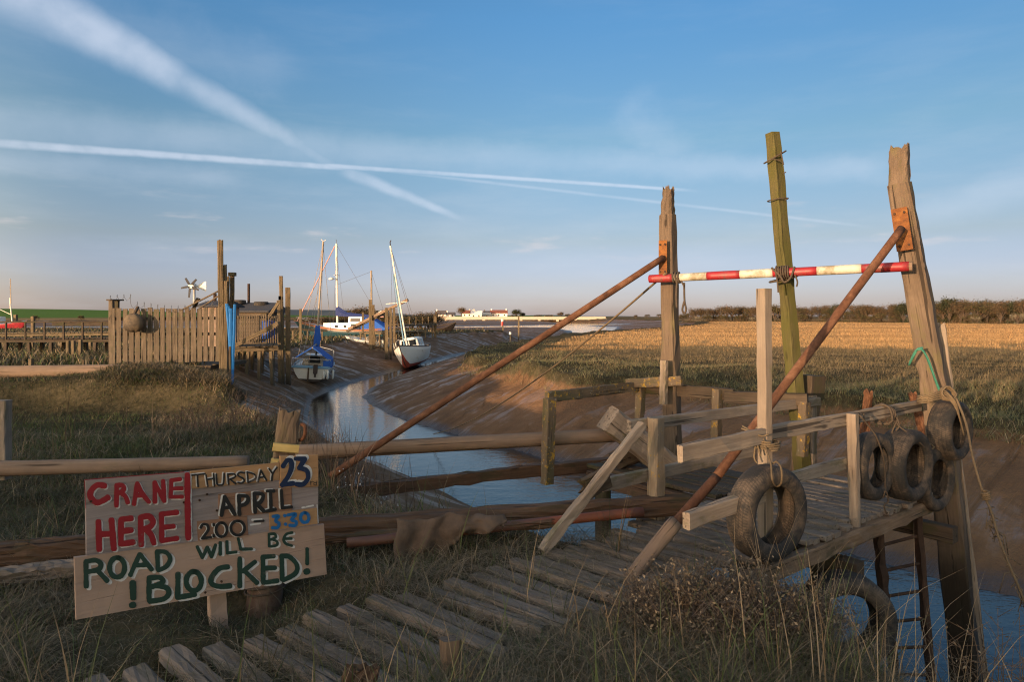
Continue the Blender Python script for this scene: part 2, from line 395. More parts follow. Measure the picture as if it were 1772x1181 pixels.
# tyre: tread and dried mud
m, t, b = newmat('tyre_rubber'); M_['tyre'] = m
v0 = nd(t, 'TexCoord').outputs['Object']; v = objvec(t); s_ = nd(t, 'SeparateXYZ', {0: v0})
ang = mth(t, 'ARCTAN2', s_.outputs[2], s_.outputs[0]); yy = s_.outputs[1]
rad = mth(t, 'SQRT', mth(t, 'ADD', mth(t, 'MULTIPLY', s_.outputs[0], s_.outputs[0]), mth(t, 'MULTIPLY', s_.outputs[2], s_.outputs[2])))
chev = mth(t, 'SINE', mth(t, 'ADD', mth(t, 'MULTIPLY', ang, 96.0), mth(t, 'MULTIPLY', mth(t, 'ABSOLUTE', yy), 120.0)))
grv = mth(t, 'SINE', mth(t, 'MULTIPLY', yy, 190.0))
trd = mth(t, 'MULTIPLY', mth(t, 'MAXIMUM', mrange(t, chev, .45, .8, 0, 1), mrange(t, grv, .72, .9, 0, 1)), mrange(t, rad, .275, .29, 0, 1))
ringl = mth(t, 'MULTIPLY', mrange(t, mth(t, 'SINE', mth(t, 'MULTIPLY', rad, 420.0)), .5, .9, 0, 1), .25)
n1 = noise(t, v, 4.5, 7, .68); n2 = noise(t, v, 28, 4, .6)
dust = mrange(t, mth(t, 'MULTIPLY_ADD', n2, .3, n1), .54, .86, 0, .9)
c = mix(t, dust, (.017, .016, .015), (.135, .095, .064))
c = mix(t, mth(t, 'MULTIPLY', trd, mrange(t, n1, .4, .65, .8, .45)), c, (.02, .016, .013))
t.links.new(c, b.inputs['Base Color']); b.inputs['Roughness'].default_value = .78
bump(t, b, mth(t, 'SUBTRACT', mth(t, 'MULTIPLY', n2, .12), mth(t, 'ADD', mth(t, 'MULTIPLY', trd, 1.0), ringl)), .55, .005)

# ------------------------------------------------------------------ terrain
NEAR = [(-7.1, 17.2), (-5.9, 15.0), (-4.2, 12.2), (-2.6, 9.1), (-1.9, 7.2), (-.7, 5.95), (.2, 5.5), (.9, 5.2), (1.5, 4.2), (1.8, 3.7), (1.95, 3.0), (2.4, 1.5), (4, -1.5), (9, -5), (25, -12), (80, -22), (400, -60), (3000, -70), (3000, -3000), (-3000, -3000), (-3000, 150), (-300, 140), (-80, 108), (-40, 104), (-8, 100), (-1, 92), (-8, 78), (-10, 64), (-13, 56), (-14, 42), (-12, 30), (-10.8, 24), (-9.6, 21), (-8.2, 18.6)]
MARSH = [(-1.9, 41), (-2.4, 34), (-1.8, 28.5), (-.2, 24.2), (2, 20.8), (4.3, 19.7), (6.8, 15.4), (9, 12.6), (14, 7.5), (25, 1), (60, -10), (400, -42), (3000, -45), (3000, 3000), (-3000, 3000), (-3000, 330), (-300, 310), (-120, 330), (-55, 415), (62, 415), (75, 330), (62, 230), (45, 170), (25, 115), (8, 78), (0, 52)]
WATER = [(60, -20, 2.4), (30, -9, 2.2), (14, .5, 2.1), (7.2, 5.4, 1.9), (4.5, 8.4, 1.75), (2.2, 11.5, 1.8), (.6, 14.3, 1.95), (-1.6, 17.3, 2.0), (-3.8, 20.4, 1.75), (-6.0, 25, 1.4), (-7.7, 30, 1.0), (-8.0, 35, .95), (-7.5, 41, .6), (-6.6, 50, .4), (-5, 62, .3), (0, 85, .4), (12, 120, 1), (20, 170, 5), (24, 235, 12)]
RIVER = [(-3000, 235, 15), (-150, 226, 15), (0, 236, 15), (40, 300, 14), (30, 700, 14)]
WL = -2.0
L0, dJ, wJ = V((-1.35, 3.45, 0)), V((.788, .616, 0)), V((.616, -.788, 0))
def segdist(x, y, poly, closed=True):
    best = np.full(x.shape, 1e9); par = np.zeros(x.shape); hw = np.zeros(x.shape); acc = 0
    n = len(poly)
    for i in range(n if closed else n-1):
        a, b = poly[i], poly[(i+1) % n]; dx, dy = b[0]-a[0], b[1]-a[1]; L2 = dx*dx+dy*dy; L = math.sqrt(L2)
        t = np.clip(((x-a[0])*dx+(y-a[1])*dy)/L2, 0, 1); d = np.hypot(x-a[0]-t*dx, y-a[1]-t*dy)
        if len(a) > 2: d = d-(a[2]+(b[2]-a[2])*t)
        k = d < best; best = np.where(k, d, best); par = np.where(k, acc+t*L, par); acc += L
    return best, par
def inside(x, y, poly):
    r = np.zeros(x.shape, bool); n = len(poly)
    for i in range(n):
        x0, y0 = poly[i][:2]; x1, y1 = poly[(i+1) % n][:2]
        if y0 == y1: continue
        c = ((y0 > y) != (y1 > y)) & (x < (x1-x0)*(y-y0)/(y1-y0)+x0); r ^= c
    return r
def vnoise(x, y, seed=0):
    xi, yi = np.floor(x).astype(np.int64), np.floor(y).astype(np.int64); fx, fy = x-xi, y-yi
    fx, fy = fx*fx*(3-2*fx), fy*fy*(3-2*fy)
    def h(a, b):
        q = (a*374761393+b*668265263+seed*982451653) & 0x7fffffff; q = ((q ^ (q >> 13))*1274126177) & 0x7fffffff
        return ((q ^ (q >> 16)) & 0xffff)/65535.0
    return (h(xi, yi)*(1-fx)+h(xi+1, yi)*fx)*(1-fy)+(h(xi, yi+1)*(1-fx)+h(xi+1, yi+1)*fx)*fy-.5
def fbm(x, y, sc, o=3, seed=0):
    r = 0; a = 1.0
    for k in range(o): r = r+a*vnoise(x*sc+17.3*k, y*sc-9.1*k, seed+k); sc *= 2.1; a *= .5
    return r
def sstep(a, b, x):
    t = np.clip((x-a)/(b-a), 0, 1); return t*t*(3-2*t)
def terrain(x, y):
    wob = .35*fbm(x, y, .9, 3, 5)*np.clip(np.hypot(x, y)/9, .3, 4)**.7
    dn, _ = segdist(x, y, NEAR); inn = inside(x, y, NEAR); dn = np.where(inn, dn, -dn)+wob
    dm, _ = segdist(x, y, MARSH); inm = inside(x, y, MARSH); dm = np.where(inm, dm, -dm)+wob
    dl = np.maximum(dn, dm)                          # > 0 on land
    dw, par = segdist(x, y, WATER, False); dr, _ = segdist(x, y, RIVER, False)
    dwr = np.minimum(dw, dr)+.25*fbm(x, y, .5, 2, 9)+.12*fbm(x, y, 1.6, 2, 10)
    t = np.clip(dwr, 0, None)/(np.clip(dwr, 0, None)+np.clip(-dl, .001, None))
    lip = np.where(dn > dm, -.42, -.62)
    mud = WL-.015+(lip-WL)*t**.85
    mud = mud+(.10*fbm(par, dw, .45, 3, 21)+.05*fbm(par*2.2, dw*.6, 1.0, 2, 31))*sstep(0, 1.2, dwr)*np.clip(-dl, 0, 1)
    mud = np.where(dwr < 0, WL-.02-.35*sstep(0, 1.2, -dwr), mud)
    base_n = .0+.07*fbm(x, y, .8, 3, 41)*sstep(3, 8, np.hypot(x, y))+.03*fbm(x, y, 3, 2, 44)
    base_n = base_n-.62*sstep(8.5, 12.5, y)*(1-sstep(15.4, 16.3, y))*sstep(-3.2, -5, x)
    base_n = base_n+.24*np.exp(-(((x+9.3)/2.2)**2+((y-17.4)/1.0)**2))
    js, jw = (x-L0.x)*dJ.x+(y-L0.y)*dJ.y, (x-L0.x)*wJ.x+(y-L0.y)*wJ.y
    base_n = base_n-.075*sstep(-.12, .05, jw)*(1-sstep(.9, 1.1, jw))*sstep(-1.5, -1.2, js)*(1-sstep(3.0, 3.3, js))-.05*(1-sstep(5.0, 6.5, np.hypot(x, y)))-.15*np.exp(-(((x+1.5)/.34)**2+((y-4.0)/.30)**2))
    base_n = base_n-.25*sstep(26, 34, y)*sstep(3000, 20, np.abs(x))
    base_m = -.22+.42*fbm(x, y, .42, 3, 51)*sstep(8, .5, dm)+.10*fbm(x, y, 1.4, 2, 55)*sstep(60, 10, y)+sstep(0, 5, dm)*.12
    base_m = base_m+np.where(y > 300, .45*sstep(320, 460, y), 0)
    land = np.where(dn > dm, base_n, base_m)
    k = sstep(-.06, .38, dl)
    z = mud*(1-k)+land*k
    hill = 7.6*np.exp(-(((x+430)/230)**2+((y-560)/130)**2))+2.2*np.exp(-(((x+20)/120)**2+((y-720)/80)**2))
    z = z+hill*sstep(300, 420, y)
    z = np.where(y < -15, z+.0, z)
    return z, dl, dn, dm, dwr, par, dw, hill
def axis(lo, hi, c, k):
    a = np.arange(-math.ceil(math.asinh(-lo/c)/k), math.ceil(math.asinh(hi/c)/k)+1)
    return c*np.sinh(a*k)
AX = axis(-2600, 2600, 2.6, .026); AY = axis(-300, 2900, 2.6, .022)+3.0
gx, gy = np.meshgrid(AX, AY)
TZ, dl, dn, dm, dwr, par, dw, hill = terrain(gx, gy)
def ground_z(x, y):
    x = np.asarray(x, float); y = np.asarray(y, float)
    i = np.clip(np.searchsorted(AX, x)-1, 0, len(AX)-2); j = np.clip(np.searchsorted(AY, y)-1, 0, len(AY)-2)
    fx = (x-AX[i])/(AX[i+1]-AX[i]); fy = (y-AY[j])/(AY[j+1]-AY[j])
    return (TZ[j, i]*(1-fx)+TZ[j, i+1]*fx)*(1-fy)+(TZ[j+1, i]*(1-fx)+TZ[j+1, i+1]*fx)*fy
def gz(x, y): return float(ground_z(x, y))
nx, ny = len(AX), len(AY); idx = np.arange(nx*ny).reshape(ny, nx)
quads = np.stack([idx[:-1, :-1], idx[:-1, 1:], idx[1:, 1:], idx[1:, :-1]], -1).reshape(-1, 4)
# ground material: wet mud below, turf above, green field on the far hill
m, t, b = newmat('mud_and_turf'); M_['ground'] = m
pos = nd(t, 'NewGeometry').outputs['Position']
at = nd(t, 'Attribute', attribute_name='mask').outputs['Vector']; am = nd(t, 'SeparateXYZ', {0: at})
fl = nd(t, 'Attribute', attribute_name='flow').outputs['Vector']
rill = noise(t, scalev(t, fl, (2.6, .42, 1)), 1.0, 6, .62, 1.2); rill2 = noise(t, scalev(t, fl, (.7, .9, 1)), 1.0, 5, .6, .8); lump = noise(t, pos, 1.7, 6, .65)
fine = noise(t, pos, 14, 5, .65)
streak_ = noise(t, scalev(t, fl, (1.5, .16, 1)), 1.0, 5, .6, .9); fstreak = noise(t, scalev(t, fl, (7.0, .5, 1)), 1.0, 4, .6, .6)
mudc = ramp(t, mth(t, 'MULTIPLY_ADD', rill2, .5, mth(t, 'MULTIPLY', streak_, .5)), [(.34, (.125, .068, .036)), (.5, (.185, .102, .053)), (.66, (.25, .145, .078))])
mudc = mix(t, mrange(t, rill, .42, .26, 0, .5), mudc, (.06, .036, .023))
mudc = mix(t, mrange(t, fstreak, .40, .24, 0, .35), mudc, (.05, .032, .02))
n_l = noise(t, pos, .9, 6, .65); n_f = noise(t, pos, 9, 6, .7)
turf = ramp(t, mth(t, 'MULTIPLY_ADD', n_f, .5, mth(t, 'MULTIPLY', n_l, .5)), [(.36, (.030, .024, .014)), (.5, (.075, .060, .032)), (.64, (.13, .096, .055))])
gold = ramp(t, noise(t, scalev(t, pos, (.05, .3, 1)), 1.0, 6, .7), [(.35, (.29, .175, .075)), (.5, (.38, .23, .10)), (.66, (.45, .28, .13))])
turf = mix(t, am.outputs[1], turf, gold)
field = mix(t, noise(t, scalev(t, pos, (.01, .03, 1)), 1.0, 5, .6), (.085, .15, .03), (.12, .19, .045))
turf = mix(t, am.outputs[2], turf, field)
wm_ = mrange(t, mth(t, 'ADD', nd(t, 'SeparateXYZ', {0: pos}).outputs['Z'], mth(t, 'MULTIPLY', mth(t, 'SUBTRACT', lump, .5), .22)), -1.96, -1.78, 1, 0)
mudc = mix(t, mth(t, 'MULTIPLY', wm_, .6), mudc, (.042, .028, .019))
kk = mrange(t, mth(t, 'ADD', am.outputs[0], mth(t, 'MULTIPLY', mth(t, 'SUBTRACT', n_f, .5), .7)), .3, .7, 0, 1)
t.links.new(mix(t, kk, mudc, turf), b.inputs['Base Color'])
sheen = mth(t, 'MAXIMUM', mrange(t, mth(t, 'MULTIPLY_ADD', streak_, .6, mth(t, 'MULTIPLY', rill2, .4)), .50, .60, 0, 1), mth(t, 'MULTIPLY', wm_, .8))
wetr = mrange(t, sheen, 0, 1, .72, .30, False)
t.links.new(mth(t, 'ADD', mth(t, 'MULTIPLY', kk, .55), wetr, clamp=True), b.inputs['Roughness'])
t.links.new(mth(t, 'MULTIPLY', mth(t, 'MULTIPLY_ADD', sheen, .42, .05), mth(t, 'SUBTRACT', 1.0, mth(t, 'MULTIPLY', kk, .8))), b.inputs['Specular IOR Level'])
hh = mth(t, 'ADD', mth(t, 'MULTIPLY_ADD', fstreak, .35, mth(t, 'MULTIPLY', rill, 1.2)), mth(t, 'ADD', mth(t, 'MULTIPLY', lump, .9), mth(t, 'MULTIPLY', fine, .16)))
bump(t, b, hh, .8, .12)
ground = fast_mesh('ground', np.stack([gx, gy, TZ], -1).reshape(-1, 3), quads, None, M_['ground'], smooth=True, kind='structure')
a = ground.data.attributes.new('mask', 'FLOAT_VECTOR', 'POINT')
landk = sstep(-.05, .25, dl)
goldk = np.where(dm > dn, sstep(22, 44, gy)*sstep(2, 9, dm), 0)*(1-.7*sstep(320, 420, gy))
fieldk = sstep(330, 360, gy)*sstep(.4, 1.2, hill)
a.data.foreach_set('vector', np.stack([landk, goldk, fieldk], -1).astype(np.float32).ravel())
a = ground.data.attributes.new('flow', 'FLOAT_VECTOR', 'POINT')
a.data.foreach_set('vector', np.stack([par, dw, dw*0], -1).astype(np.float32).ravel())

# water sheet
m, t, b = newmat('creek_water'); M_['water'] = m
pos = nd(t, 'NewGeometry').outputs['Position']
b.inputs['Base Color'].default_value = (.030, .021, .014, 1); b.inputs['Roughness'].default_value = .04; b.inputs['IOR'].default_value = 1.33
b.inputs['Specular IOR Level'].default_value = .8
bump(t, b, mth(t, 'ADD', noise(t, scalev(t, pos, (1, 1.6, 1)), 2.3, 4, .5), mth(t, 'MULTIPLY', noise(t, scalev(t, pos, (1, 1.8, 1)), 11, 3, .5), .3)), .16, .05)
mb = MB(); mb.quad((-2600, -60, WL), (2600, -60, WL), (2600, 800, WL), (-2600, 800, WL))
tag(mb.build('water', m), kind='structure')

# far hills beyond everything
mb = MB(); hp = []
for i in range(90):
    x = -4200+i*110; y = 4200+250*math.sin(i*.7)
    hp.append((x, y, 2+38*max(0, math.exp(-((x+1150)/620)**2))+22*math.exp(-((x+2300)/300)**2)+6*math.sin(i*.5)+4*math.sin(i*1.3)))
for (a_, b_) in zip(hp, hp[1:]):
    mb.quad((a_[0], a_[1]-600, -3), (b_[0], b_[1]-600, -3), b_, a_); mb.quad(a_, b_, (b_[0], b_[1]+700, -3), (a_[0], a_[1]+700, -3))
tag(mb.build('distant_hills', simple('moorland', (.075, .085, .08), .9, .1, .01)), kind='structure')

# ------------------------------------------------------------------ painted sign
SL, SR = P(128, 1019, 3.28), P(563, 951, 4.07)
ex = V((SR.x-SL.x, SR.y-SL.y, 0)).normalized(); en = V((ex.y, -ex.x, 0)); ey = V((0, 0, 1))     # en points to the viewer
SM = Matrix((ex, ey, en)).transposed().to_4x4(); SM.translation = SL; SMI = SM.inverted()
EYE = V((0, 0, HC))
def on_sign(u, v, z):
    d = V(((u-CX)/F, 1, -(v-HY)/F)); k = ((SL+en*z-EYE).dot(en))/d.dot(en)
    q = SMI @ (EYE+d*k); return V((q.x, q.y))
sign = empty('painted_sign', P(362, 1100, 3.55), 'home-made wooden sign with red, black, blue and green hand-painted lettering', 'sign')
def sign_board(name, corners, z0, z1, mat, parent):
    c = [on_sign(u, v, z1) for u, v in corners]; mb = MB(); k = .003
    cx = sum((q.x for q in c))/4; cy = sum((q.y for q in c))/4
    def ins(q, e): d = V((q.x-cx, q.y-cy)); return q-d.normalized()*e
    mb.ring_loft([[V((q.x, q.y, z0)) for q in c], [V((q.x, q.y, z1-k)) for q in c], [V((*ins(q, k), z1)) for q in c]])
    return mb.build(name, mat, parent, SM)
red_b = sign_board('red_edged_board', [(147, 832), (149, 962), (331, 938), (329, 817)], 0, .018, M_['greyboard'], sign)
mid_b = sign_board('middle_board', [(330.5, 839), (332.5, 938), (551, 908), (551, 830)], 0, .016, M_['greyboard'], sign)
low_b = sign_board('plywood_board', [(128, 966), (131, 1074), (566, 995), (561, 908)], -.016, .003, M_['ply'], sign)
p_thu = sign_board('weekday_plate', [(329, 816), (332, 847), (484, 832), (484, 801)], .016, .023, M_['plate'], sign)
p_23 = sign_board('date_plate', [(484.5, 790), (484.5, 845), (551.5, 843), (551, 787)], .016, .025, M_['plate'], sign)
p_apr = sign_board('month_plate', [(378, 856), (379, 899), (506, 884), (505, 845)], .016, .021, M_['plate2'], sign)
p_2 = sign_board('start_time_plate', [(341, 903), (343, 937), (430, 927), (428, 894)], .016, .021, M_['plate2'], sign)
p_3 = sign_board('end_time_plate', [(466, 888), (467, 920), (550, 907.5), (549, 880)], .016, .023, M_['plate'], sign)
def smooth_line(pts, close=False):
    if len(pts) < 3: return [V(p) for p in pts]
    out = []; n = len(pts); P_ = [V(p) for p in pts]
    for i in range(n-1):
        p0 = P_[max(i-1, 0)]; p1 = P_[i]; p2 = P_[i+1]; p3 = P_[min(i+2, n-1)]
        sharp = False
        for q in range(5):
            t = q/5; out.append(.5*((2*p1)+(p2-p0)*t+(2*p0-5*p1+4*p2-p3)*t*t+(3*p1-p0-3*p2+p3)*t**3))
    out.append(P_[-1]); return out
class Brush:
    """hand-painted strokes: each a thin flat ribbon of paint with rounded ends, stacked in hair-thin layers"""
    def __init__(s, ox, oy, sc): s.o = (ox, oy, sc); s.v = []; s.f = []; s.k = 0
    def stroke(s, pts, wd, z, dx=0, dy=0, smooth=True, wob=.05):
        ox, oy, sc = s.o; line = smooth_line(pts) if smooth else [V(p) for p in pts]
        dense = []
        for a, c in zip(line, line[1:]):
            n = max(1, int((c-a).length/14))
            dense += [a+(c-a)*i/n for i in range(n)]
        dense.append(line[-1]); h = wd/2; s.k += 1; ph_ = random.uniform(0, 6.3); z = z+.00012*s.k
        d0 = (dense[1]-dense[0]).normalized(); d1 = (dense[-1]-dense[-2]).normalized()
        pre = [(dense[0]-d0*h*q, math.sqrt(max(0, 1-q*q))) for q in (.92, .75, .45)]
        post = [(dense[-1]+d1*h*q, math.sqrt(max(0, 1-q*q))) for q in (.45, .75, .92)]
        seq = [(p, q) for p, q in pre]+[(p, 1.0) for p in dense]+post
        b0 = len(s.v); n = len(seq)
        for i, (p, q) in enumerate(seq):
            a = seq[max(i-1, 0)][0]; c = seq[min(i+1, n-1)][0]; d = (c-a).normalized(); nn = V((-d.y, d.x))
            e = h*q*(1+.06*math.sin(i*.37+ph_)+.02*math.sin(i*1.3+ph_*2)+random.uniform(-wob, wob))
            for sg in (1, -1):
                r = p+nn*e*sg; q2 = on_sign(ox+(r.x+dx)/sc, oy+(r.y+dy)/sc, z); s.v.append((q2.x, q2.y, z))
        s.f += [(b0+2*i, b0+2*i+1, b0+2*i+3, b0+2*i+2) for i in range(n-1)]
    def build(s, name, mat, parent):
        mb = MB(); mb.v = s.v; mb.f = s.f; return mb.build(name, mat, parent, SM)
def ell(cx, cy, rx, ry, n=22, a0=-80): return [(cx+rx*math.cos(R(a0+360*i/n)), cy+ry*math.sin(R(a0+360*i/n))) for i in range(n+1)]
def word(name, org, strokes, col, z, parent, wh=None, wtag='highlight'):
    """strokes: list of (points, width); the white highlight lies under the coloured paint, shifted by wh"""
    br = Brush(*org)
    if wh:
        wb = Brush(*org)
        for pts, wd in strokes: wb.stroke(pts, wd, z+.0003, wh[0], wh[1])
        letters = None
    for pts, wd in strokes: br.stroke(pts, wd, z+.0048)
    o = br.build('painted_lettering', col, parent)
    if wh: wb.build('white_edging', M_['whitepaint'], o)
    o['label'] = name; return o
A_ = (130, 800, 6.948); B_ = (320, 780, 6.946); C_ = (120, 920, 7.383); D_ = (330, 890, 6.946)
w_ = lambda wd, *ls: [(l, wd) for l in ls]
word('red word CRANE', A_,
 w_(74, [(350, 288), (265, 280), (195, 345), (185, 420), (255, 490), (330, 468), (392, 430)]) +
 w_(60, [(497, 525), (500, 282)], [(500, 285), (560, 282), (588, 318), (560, 358), (505, 375)], [(555, 372), (608, 422), (632, 485)]) +
 w_(58, [(708, 505), (748, 262)], [(748, 262), (800, 370), (885, 480)], [(735, 405), (825, 405)]) +
 w_(56, [(960, 480), (957, 250)], [(957, 250), (1068, 460)], [(1072, 470), (1058, 232)]) +
 w_(50, [(1262, 207), (1160, 222)], [(1158, 222), (1148, 420)], [(1148, 422), (1285, 420)], [(1160, 322), (1282, 318)]), M_['signred'], .018, red_b, (15, 11))
word('red word HERE', A_,
 w_(76, [(280, 725), (290, 1050)], [(438, 705), (465, 1042)], [(290, 872), (445, 866)]) +
 w_(72, [(672, 680), (560, 692)], [(552, 700), (552, 985)], [(552, 990), (695, 968)], [(560, 835), (672, 822)]) +
 w_(72, [(795, 995), (788, 672)], [(790, 668), (885, 655), (938, 720), (895, 785), (805, 812)], [(855, 815), (915, 880), (945, 975)]) +
 w_(64, [(1222, 608), (1045, 628)], [(1038, 628), (1042, 945)], [(1045, 948), (1222, 922)], [(1050, 790), (1180, 775)]), M_['signred'], .018, red_b, (15, 11))
word('red upright bar', A_, w_(72, [(1350, 160), (1352, 500), (1360, 915)]), M_['signred'], .0245, red_b, (14, 8))
# thin red line round the board edge
eb = Brush(*A_); eb.stroke([(118, 216), (1310, 122)], 9, .0186, smooth=False); eb.stroke([(114, 225), (128, 560)], 8, .0186, smooth=False)
eb.build('painted_edge', M_['signred'], red_b)
word('black word THURSDAY', B_, w_(22, [(85, 300), (242, 282)], [(150, 300), (158, 438)], [(255, 300), (275, 435)], [(345, 285), (356, 430)], [(265, 352), (345, 338)],
 [(378, 290), (388, 405), (425, 418), (462, 400), (472, 280)], [(515, 285), (527, 408)], [(518, 287), (590, 285), (606, 318), (535, 350)], [(545, 350), (612, 402)],
 [(715, 272), (660, 268), (636, 300), (700, 340), (712, 370), (680, 395), (640, 388)], [(750, 262), (760, 385)], [(752, 262), (835, 290), (850, 340), (762, 386)],
 [(880, 378), (912, 242)], [(914, 242), (982, 362)], [(892, 328), (955, 318)], [(1012, 222), (1055, 282)], [(1106, 206), (1055, 285), (1045, 362)]), M_['signblack'], .023, p_thu, (-15, -10))
word('navy number 23', B_, w_(58, [(1180, 190), (1228, 122), (1275, 130), (1280, 210), (1240, 315), (1168, 418)], [(1168, 415), (1300, 398)],
 [(1335, 100), (1440, 105)], [(1440, 108), (1375, 208)], [(1375, 212), (1465, 245), (1478, 335), (1420, 408), (1345, 408)]), M_['signnavy'], .025, p_23, (22, -24))
word('small black letters rd', B_, w_(8, [(1510, 375), (1515, 425)], [(1513, 395), (1528, 374), (1545, 380)], [(1586, 370), (1578, 422)], [(1578, 418), (1552, 415), (1552, 392), (1580, 390)]), M_['signblack'], .025, p_23)
word('black word APRIL', B_, w_(48, [(440, 780), (478, 560)], [(480, 560), (600, 770)], [(455, 695), (555, 682)], [(655, 770), (650, 545)], [(650, 545), (745, 555), (758, 605), (720, 650), (660, 665)],
 [(845, 745), (835, 520)], [(835, 520), (925, 525), (938, 570), (900, 630), (845, 645)], [(870, 650), (948, 732)]) +
 w_(42, [(990, 490), (1068, 490)], [(1030, 495), (1035, 715)], [(980, 732), (1085, 710)], [(1160, 485), (1170, 688)], [(1170, 692), (1280, 682)]), M_['signblack'], .021, p_apr, (-20, -8))
word('black time 2:00', B_, w_(34, [(190, 930), (215, 892), (268, 898), (282, 950), (250, 1005), (208, 1060)], [(210, 1060), (312, 1046)], [(345, 888), (347, 902)], [(346, 1020), (348, 1036)], ell(440, 955, 66, 84), ell(635, 935, 82, 86)), M_['signblack'], .021, p_2, (-13, 4))
word('black dash', B_, w_(26, [(835, 855), (945, 848)]), M_['signblack'], .016, mid_b, (-25, -18))
for pts_, wd_ in (([(790, 896), (905, 880)], 22), ([(1410, 690), (1540, 664)], 20), ([(1588, 655), (1602, 870)], 11)):
    xb = Brush(*B_); xb.stroke(pts_, wd_, .0166); xb.build('white_brush_mark', M_['whitepaint'], mid_b)
word('blue time 3:30', B_, w_(40, [(1060, 797), (1125, 792), (1088, 848), (1132, 880), (1112, 928), (1052, 932)], [(1198, 785), (1202, 787)], [(1208, 888), (1212, 890)],
 [(1238, 778), (1330, 768), (1282, 836), (1338, 860), (1325, 902), (1262, 902)], ell(1440, 810, 50, 58)), M_['signblue'], .023, p_3)
word('green word ROAD', C_, w_(66, [(215, 705), (212, 400)], [(212, 392), (330, 372), (402, 420), (370, 490), (225, 522)], [(375, 520), (480, 632)], ell(610, 465, 96, 125)) +
 w_(60, [(780, 560), (895, 300)], [(905, 300), (1050, 490)], [(830, 440), (985, 430)], [(1132, 490), (1122, 262)], [(1122, 262), (1230, 270), (1288, 350), (1240, 450), (1140, 500)]), M_['signgreen'], .003, low_b, (34, 22))
word('green exclamation mark before BLOCKED', C_, w_(84, [(810, 665), (815, 850)], [(800, 948), (816, 944)]), M_['signgreen'], .003, low_b)
word('green letters BLO', C_, w_(68, [(1018, 885), (1018, 600)], [(1020, 600), (1150, 592), (1200, 640), (1150, 680), (1050, 712)], [(1110, 700), (1240, 725), (1270, 800), (1200, 870), (1030, 898)],
 [(1388, 550), (1384, 850)], [(1390, 848), (1600, 812)], ell(1590, 640, 96, 122)), M_['signgreen'], .003, low_b, (34, 18))
word('green letters CKED', D_, w_(66, [(442, 640), (340, 660), (255, 760), (252, 840), (340, 875), (470, 868)]) +
 w_(58, [(590, 540), (590, 870)], [(770, 580), (630, 690)], [(650, 690), (795, 830)], [(995, 510), (872, 520)], [(868, 520), (872, 828)], [(880, 828), (1040, 806)], [(880, 656), (1012, 650)],
 [(1100, 790), (1094, 510)], [(1094, 508), (1190, 520), (1278, 620), (1255, 720), (1115, 798)]), M_['signgreen'], .003, low_b, (28, 15))
word('green exclamation mark after BLOCKED', D_, w_(46, [(1400, 425), (1400, 600)])+w_(84, [(1392, 696), (1398, 694)]), M_['signgreen'], .003, low_b)
word('green word WILL', D_, w_(44, [(80, 400), (140, 525)], [(142, 525), (198, 405)], [(200, 405), (250, 515)], [(252, 515), (298, 378)], [(355, 350), (355, 485)]) +
 w_(38, [(435, 335), (440, 470)], [(440, 472), (545, 460)], [(572, 300), (602, 425)], [(602, 427), (732, 424)]), M_['signgreen'], .003, low_b, (30, 8))
word('green word BE', D_, w_(33, [(945, 390), (940, 248)], [(940, 246), (1005, 242), (1022, 282), (962, 310)], [(980, 308), (1038, 335), (1032, 378), (955, 393)],
 [(1220, 226), (1150, 245), (1116, 310), (1150, 362), (1215, 384)], [(1130, 300), (1210, 297)]), M_['signgreen'], .003, low_b, (22, 14))
# screws
for (u, v) in ((147+10, 868), (345, 866), (358, 856), (383, 1007), (355, 1026), (318, 870), (375, 884)):
    q = on_sign(u, v, .018); sc_ = MB(); sc_.tube([(q.x, q.y, .0185), (q.x, q.y, .0255)], .006, 8); sc_.build('screw_head', M_['darkrust'], mid_b, SM)
timber('post', G(361, 1112, -.15)+V((0, .13, 0)), P(361, 930, 3.72)+V((0, .05, 0)), .092, .045, M_['ply'], sign, up=-en)

# ------------------------------------------------------------------ jetty frame: s runs along the walkway, w across it towards the near side
def J(s, w, z=0.0): return L0+dJ*s+wJ*w+V((0, 0, z))
walk = empty('boardwalk', J(1, .5), 'grey plank boardwalk overgrown with grass leading onto the jetty', 'boardwalk')
rr = random.Random(3); s = -1.15
while s < 2.95:
    wdt = rr.uniform(.088, .112); hz_ = rr.uniform(-.014, .012)-.02
    a0, a1 = rr.uniform(-.05, .11), rr.uniform(.84, 1.02); sk = rr.uniform(.10, .21)
    zl = gz(*(J(s, a0)).xy); zr = gz(*(J(s+sk, a1)).xy)
    timber('plank', J(s, a0, hz_), J(s+sk, a1, hz_+rr.uniform(-.01, .012)), wdt*.94, .06, M_['plank'], walk, segs=12, wear=.003, ch=.009, jag0=.010, jag1=.010)
    s += wdt+rr.uniform(.05, .08)

jet = empty('jetty', J(4.3, .5), 'weathered timber jetty with white-grey rails reaching out over the creek', 'jetty')
mb = MB(); s = 2.95
while s < 5.75:
    wdt = rr.uniform(.075, .105); z = rr.uniform(-.010, .012)
    mb.beam(J(s, rr.uniform(-.10, .0), z-.02), J(s+rr.uniform(.02, .05), 1.0+rr.uniform(-.03, .07), z-.02), wdt, .04, ch=.008); s += wdt+rr.uniform(.02, .035)
mb.build('deck', M_['plank'], jet)
timber('edge_beam', J(2.6, 1.02, -.11), J(5.85, 1.02, -.10), .09, .12, M_['post2'], jet, segs=22, wear=.008, ch=.014)
timber('edge_beam', J(3.0, .02, -.14), J(5.85, .02, -.13), .09, .16, M_['dark'], jet, segs=16, wear=.008)
timber('cross_beam', J(5.62, -.1, -.30), J(5.62, 1.25, -.30), .12, .14, M_['dark'], jet)
timber('cross_beam', J(4.1, -.1, -.30), J(4.1, 1.15, -.30), .12, .14, M_['dark'], jet)
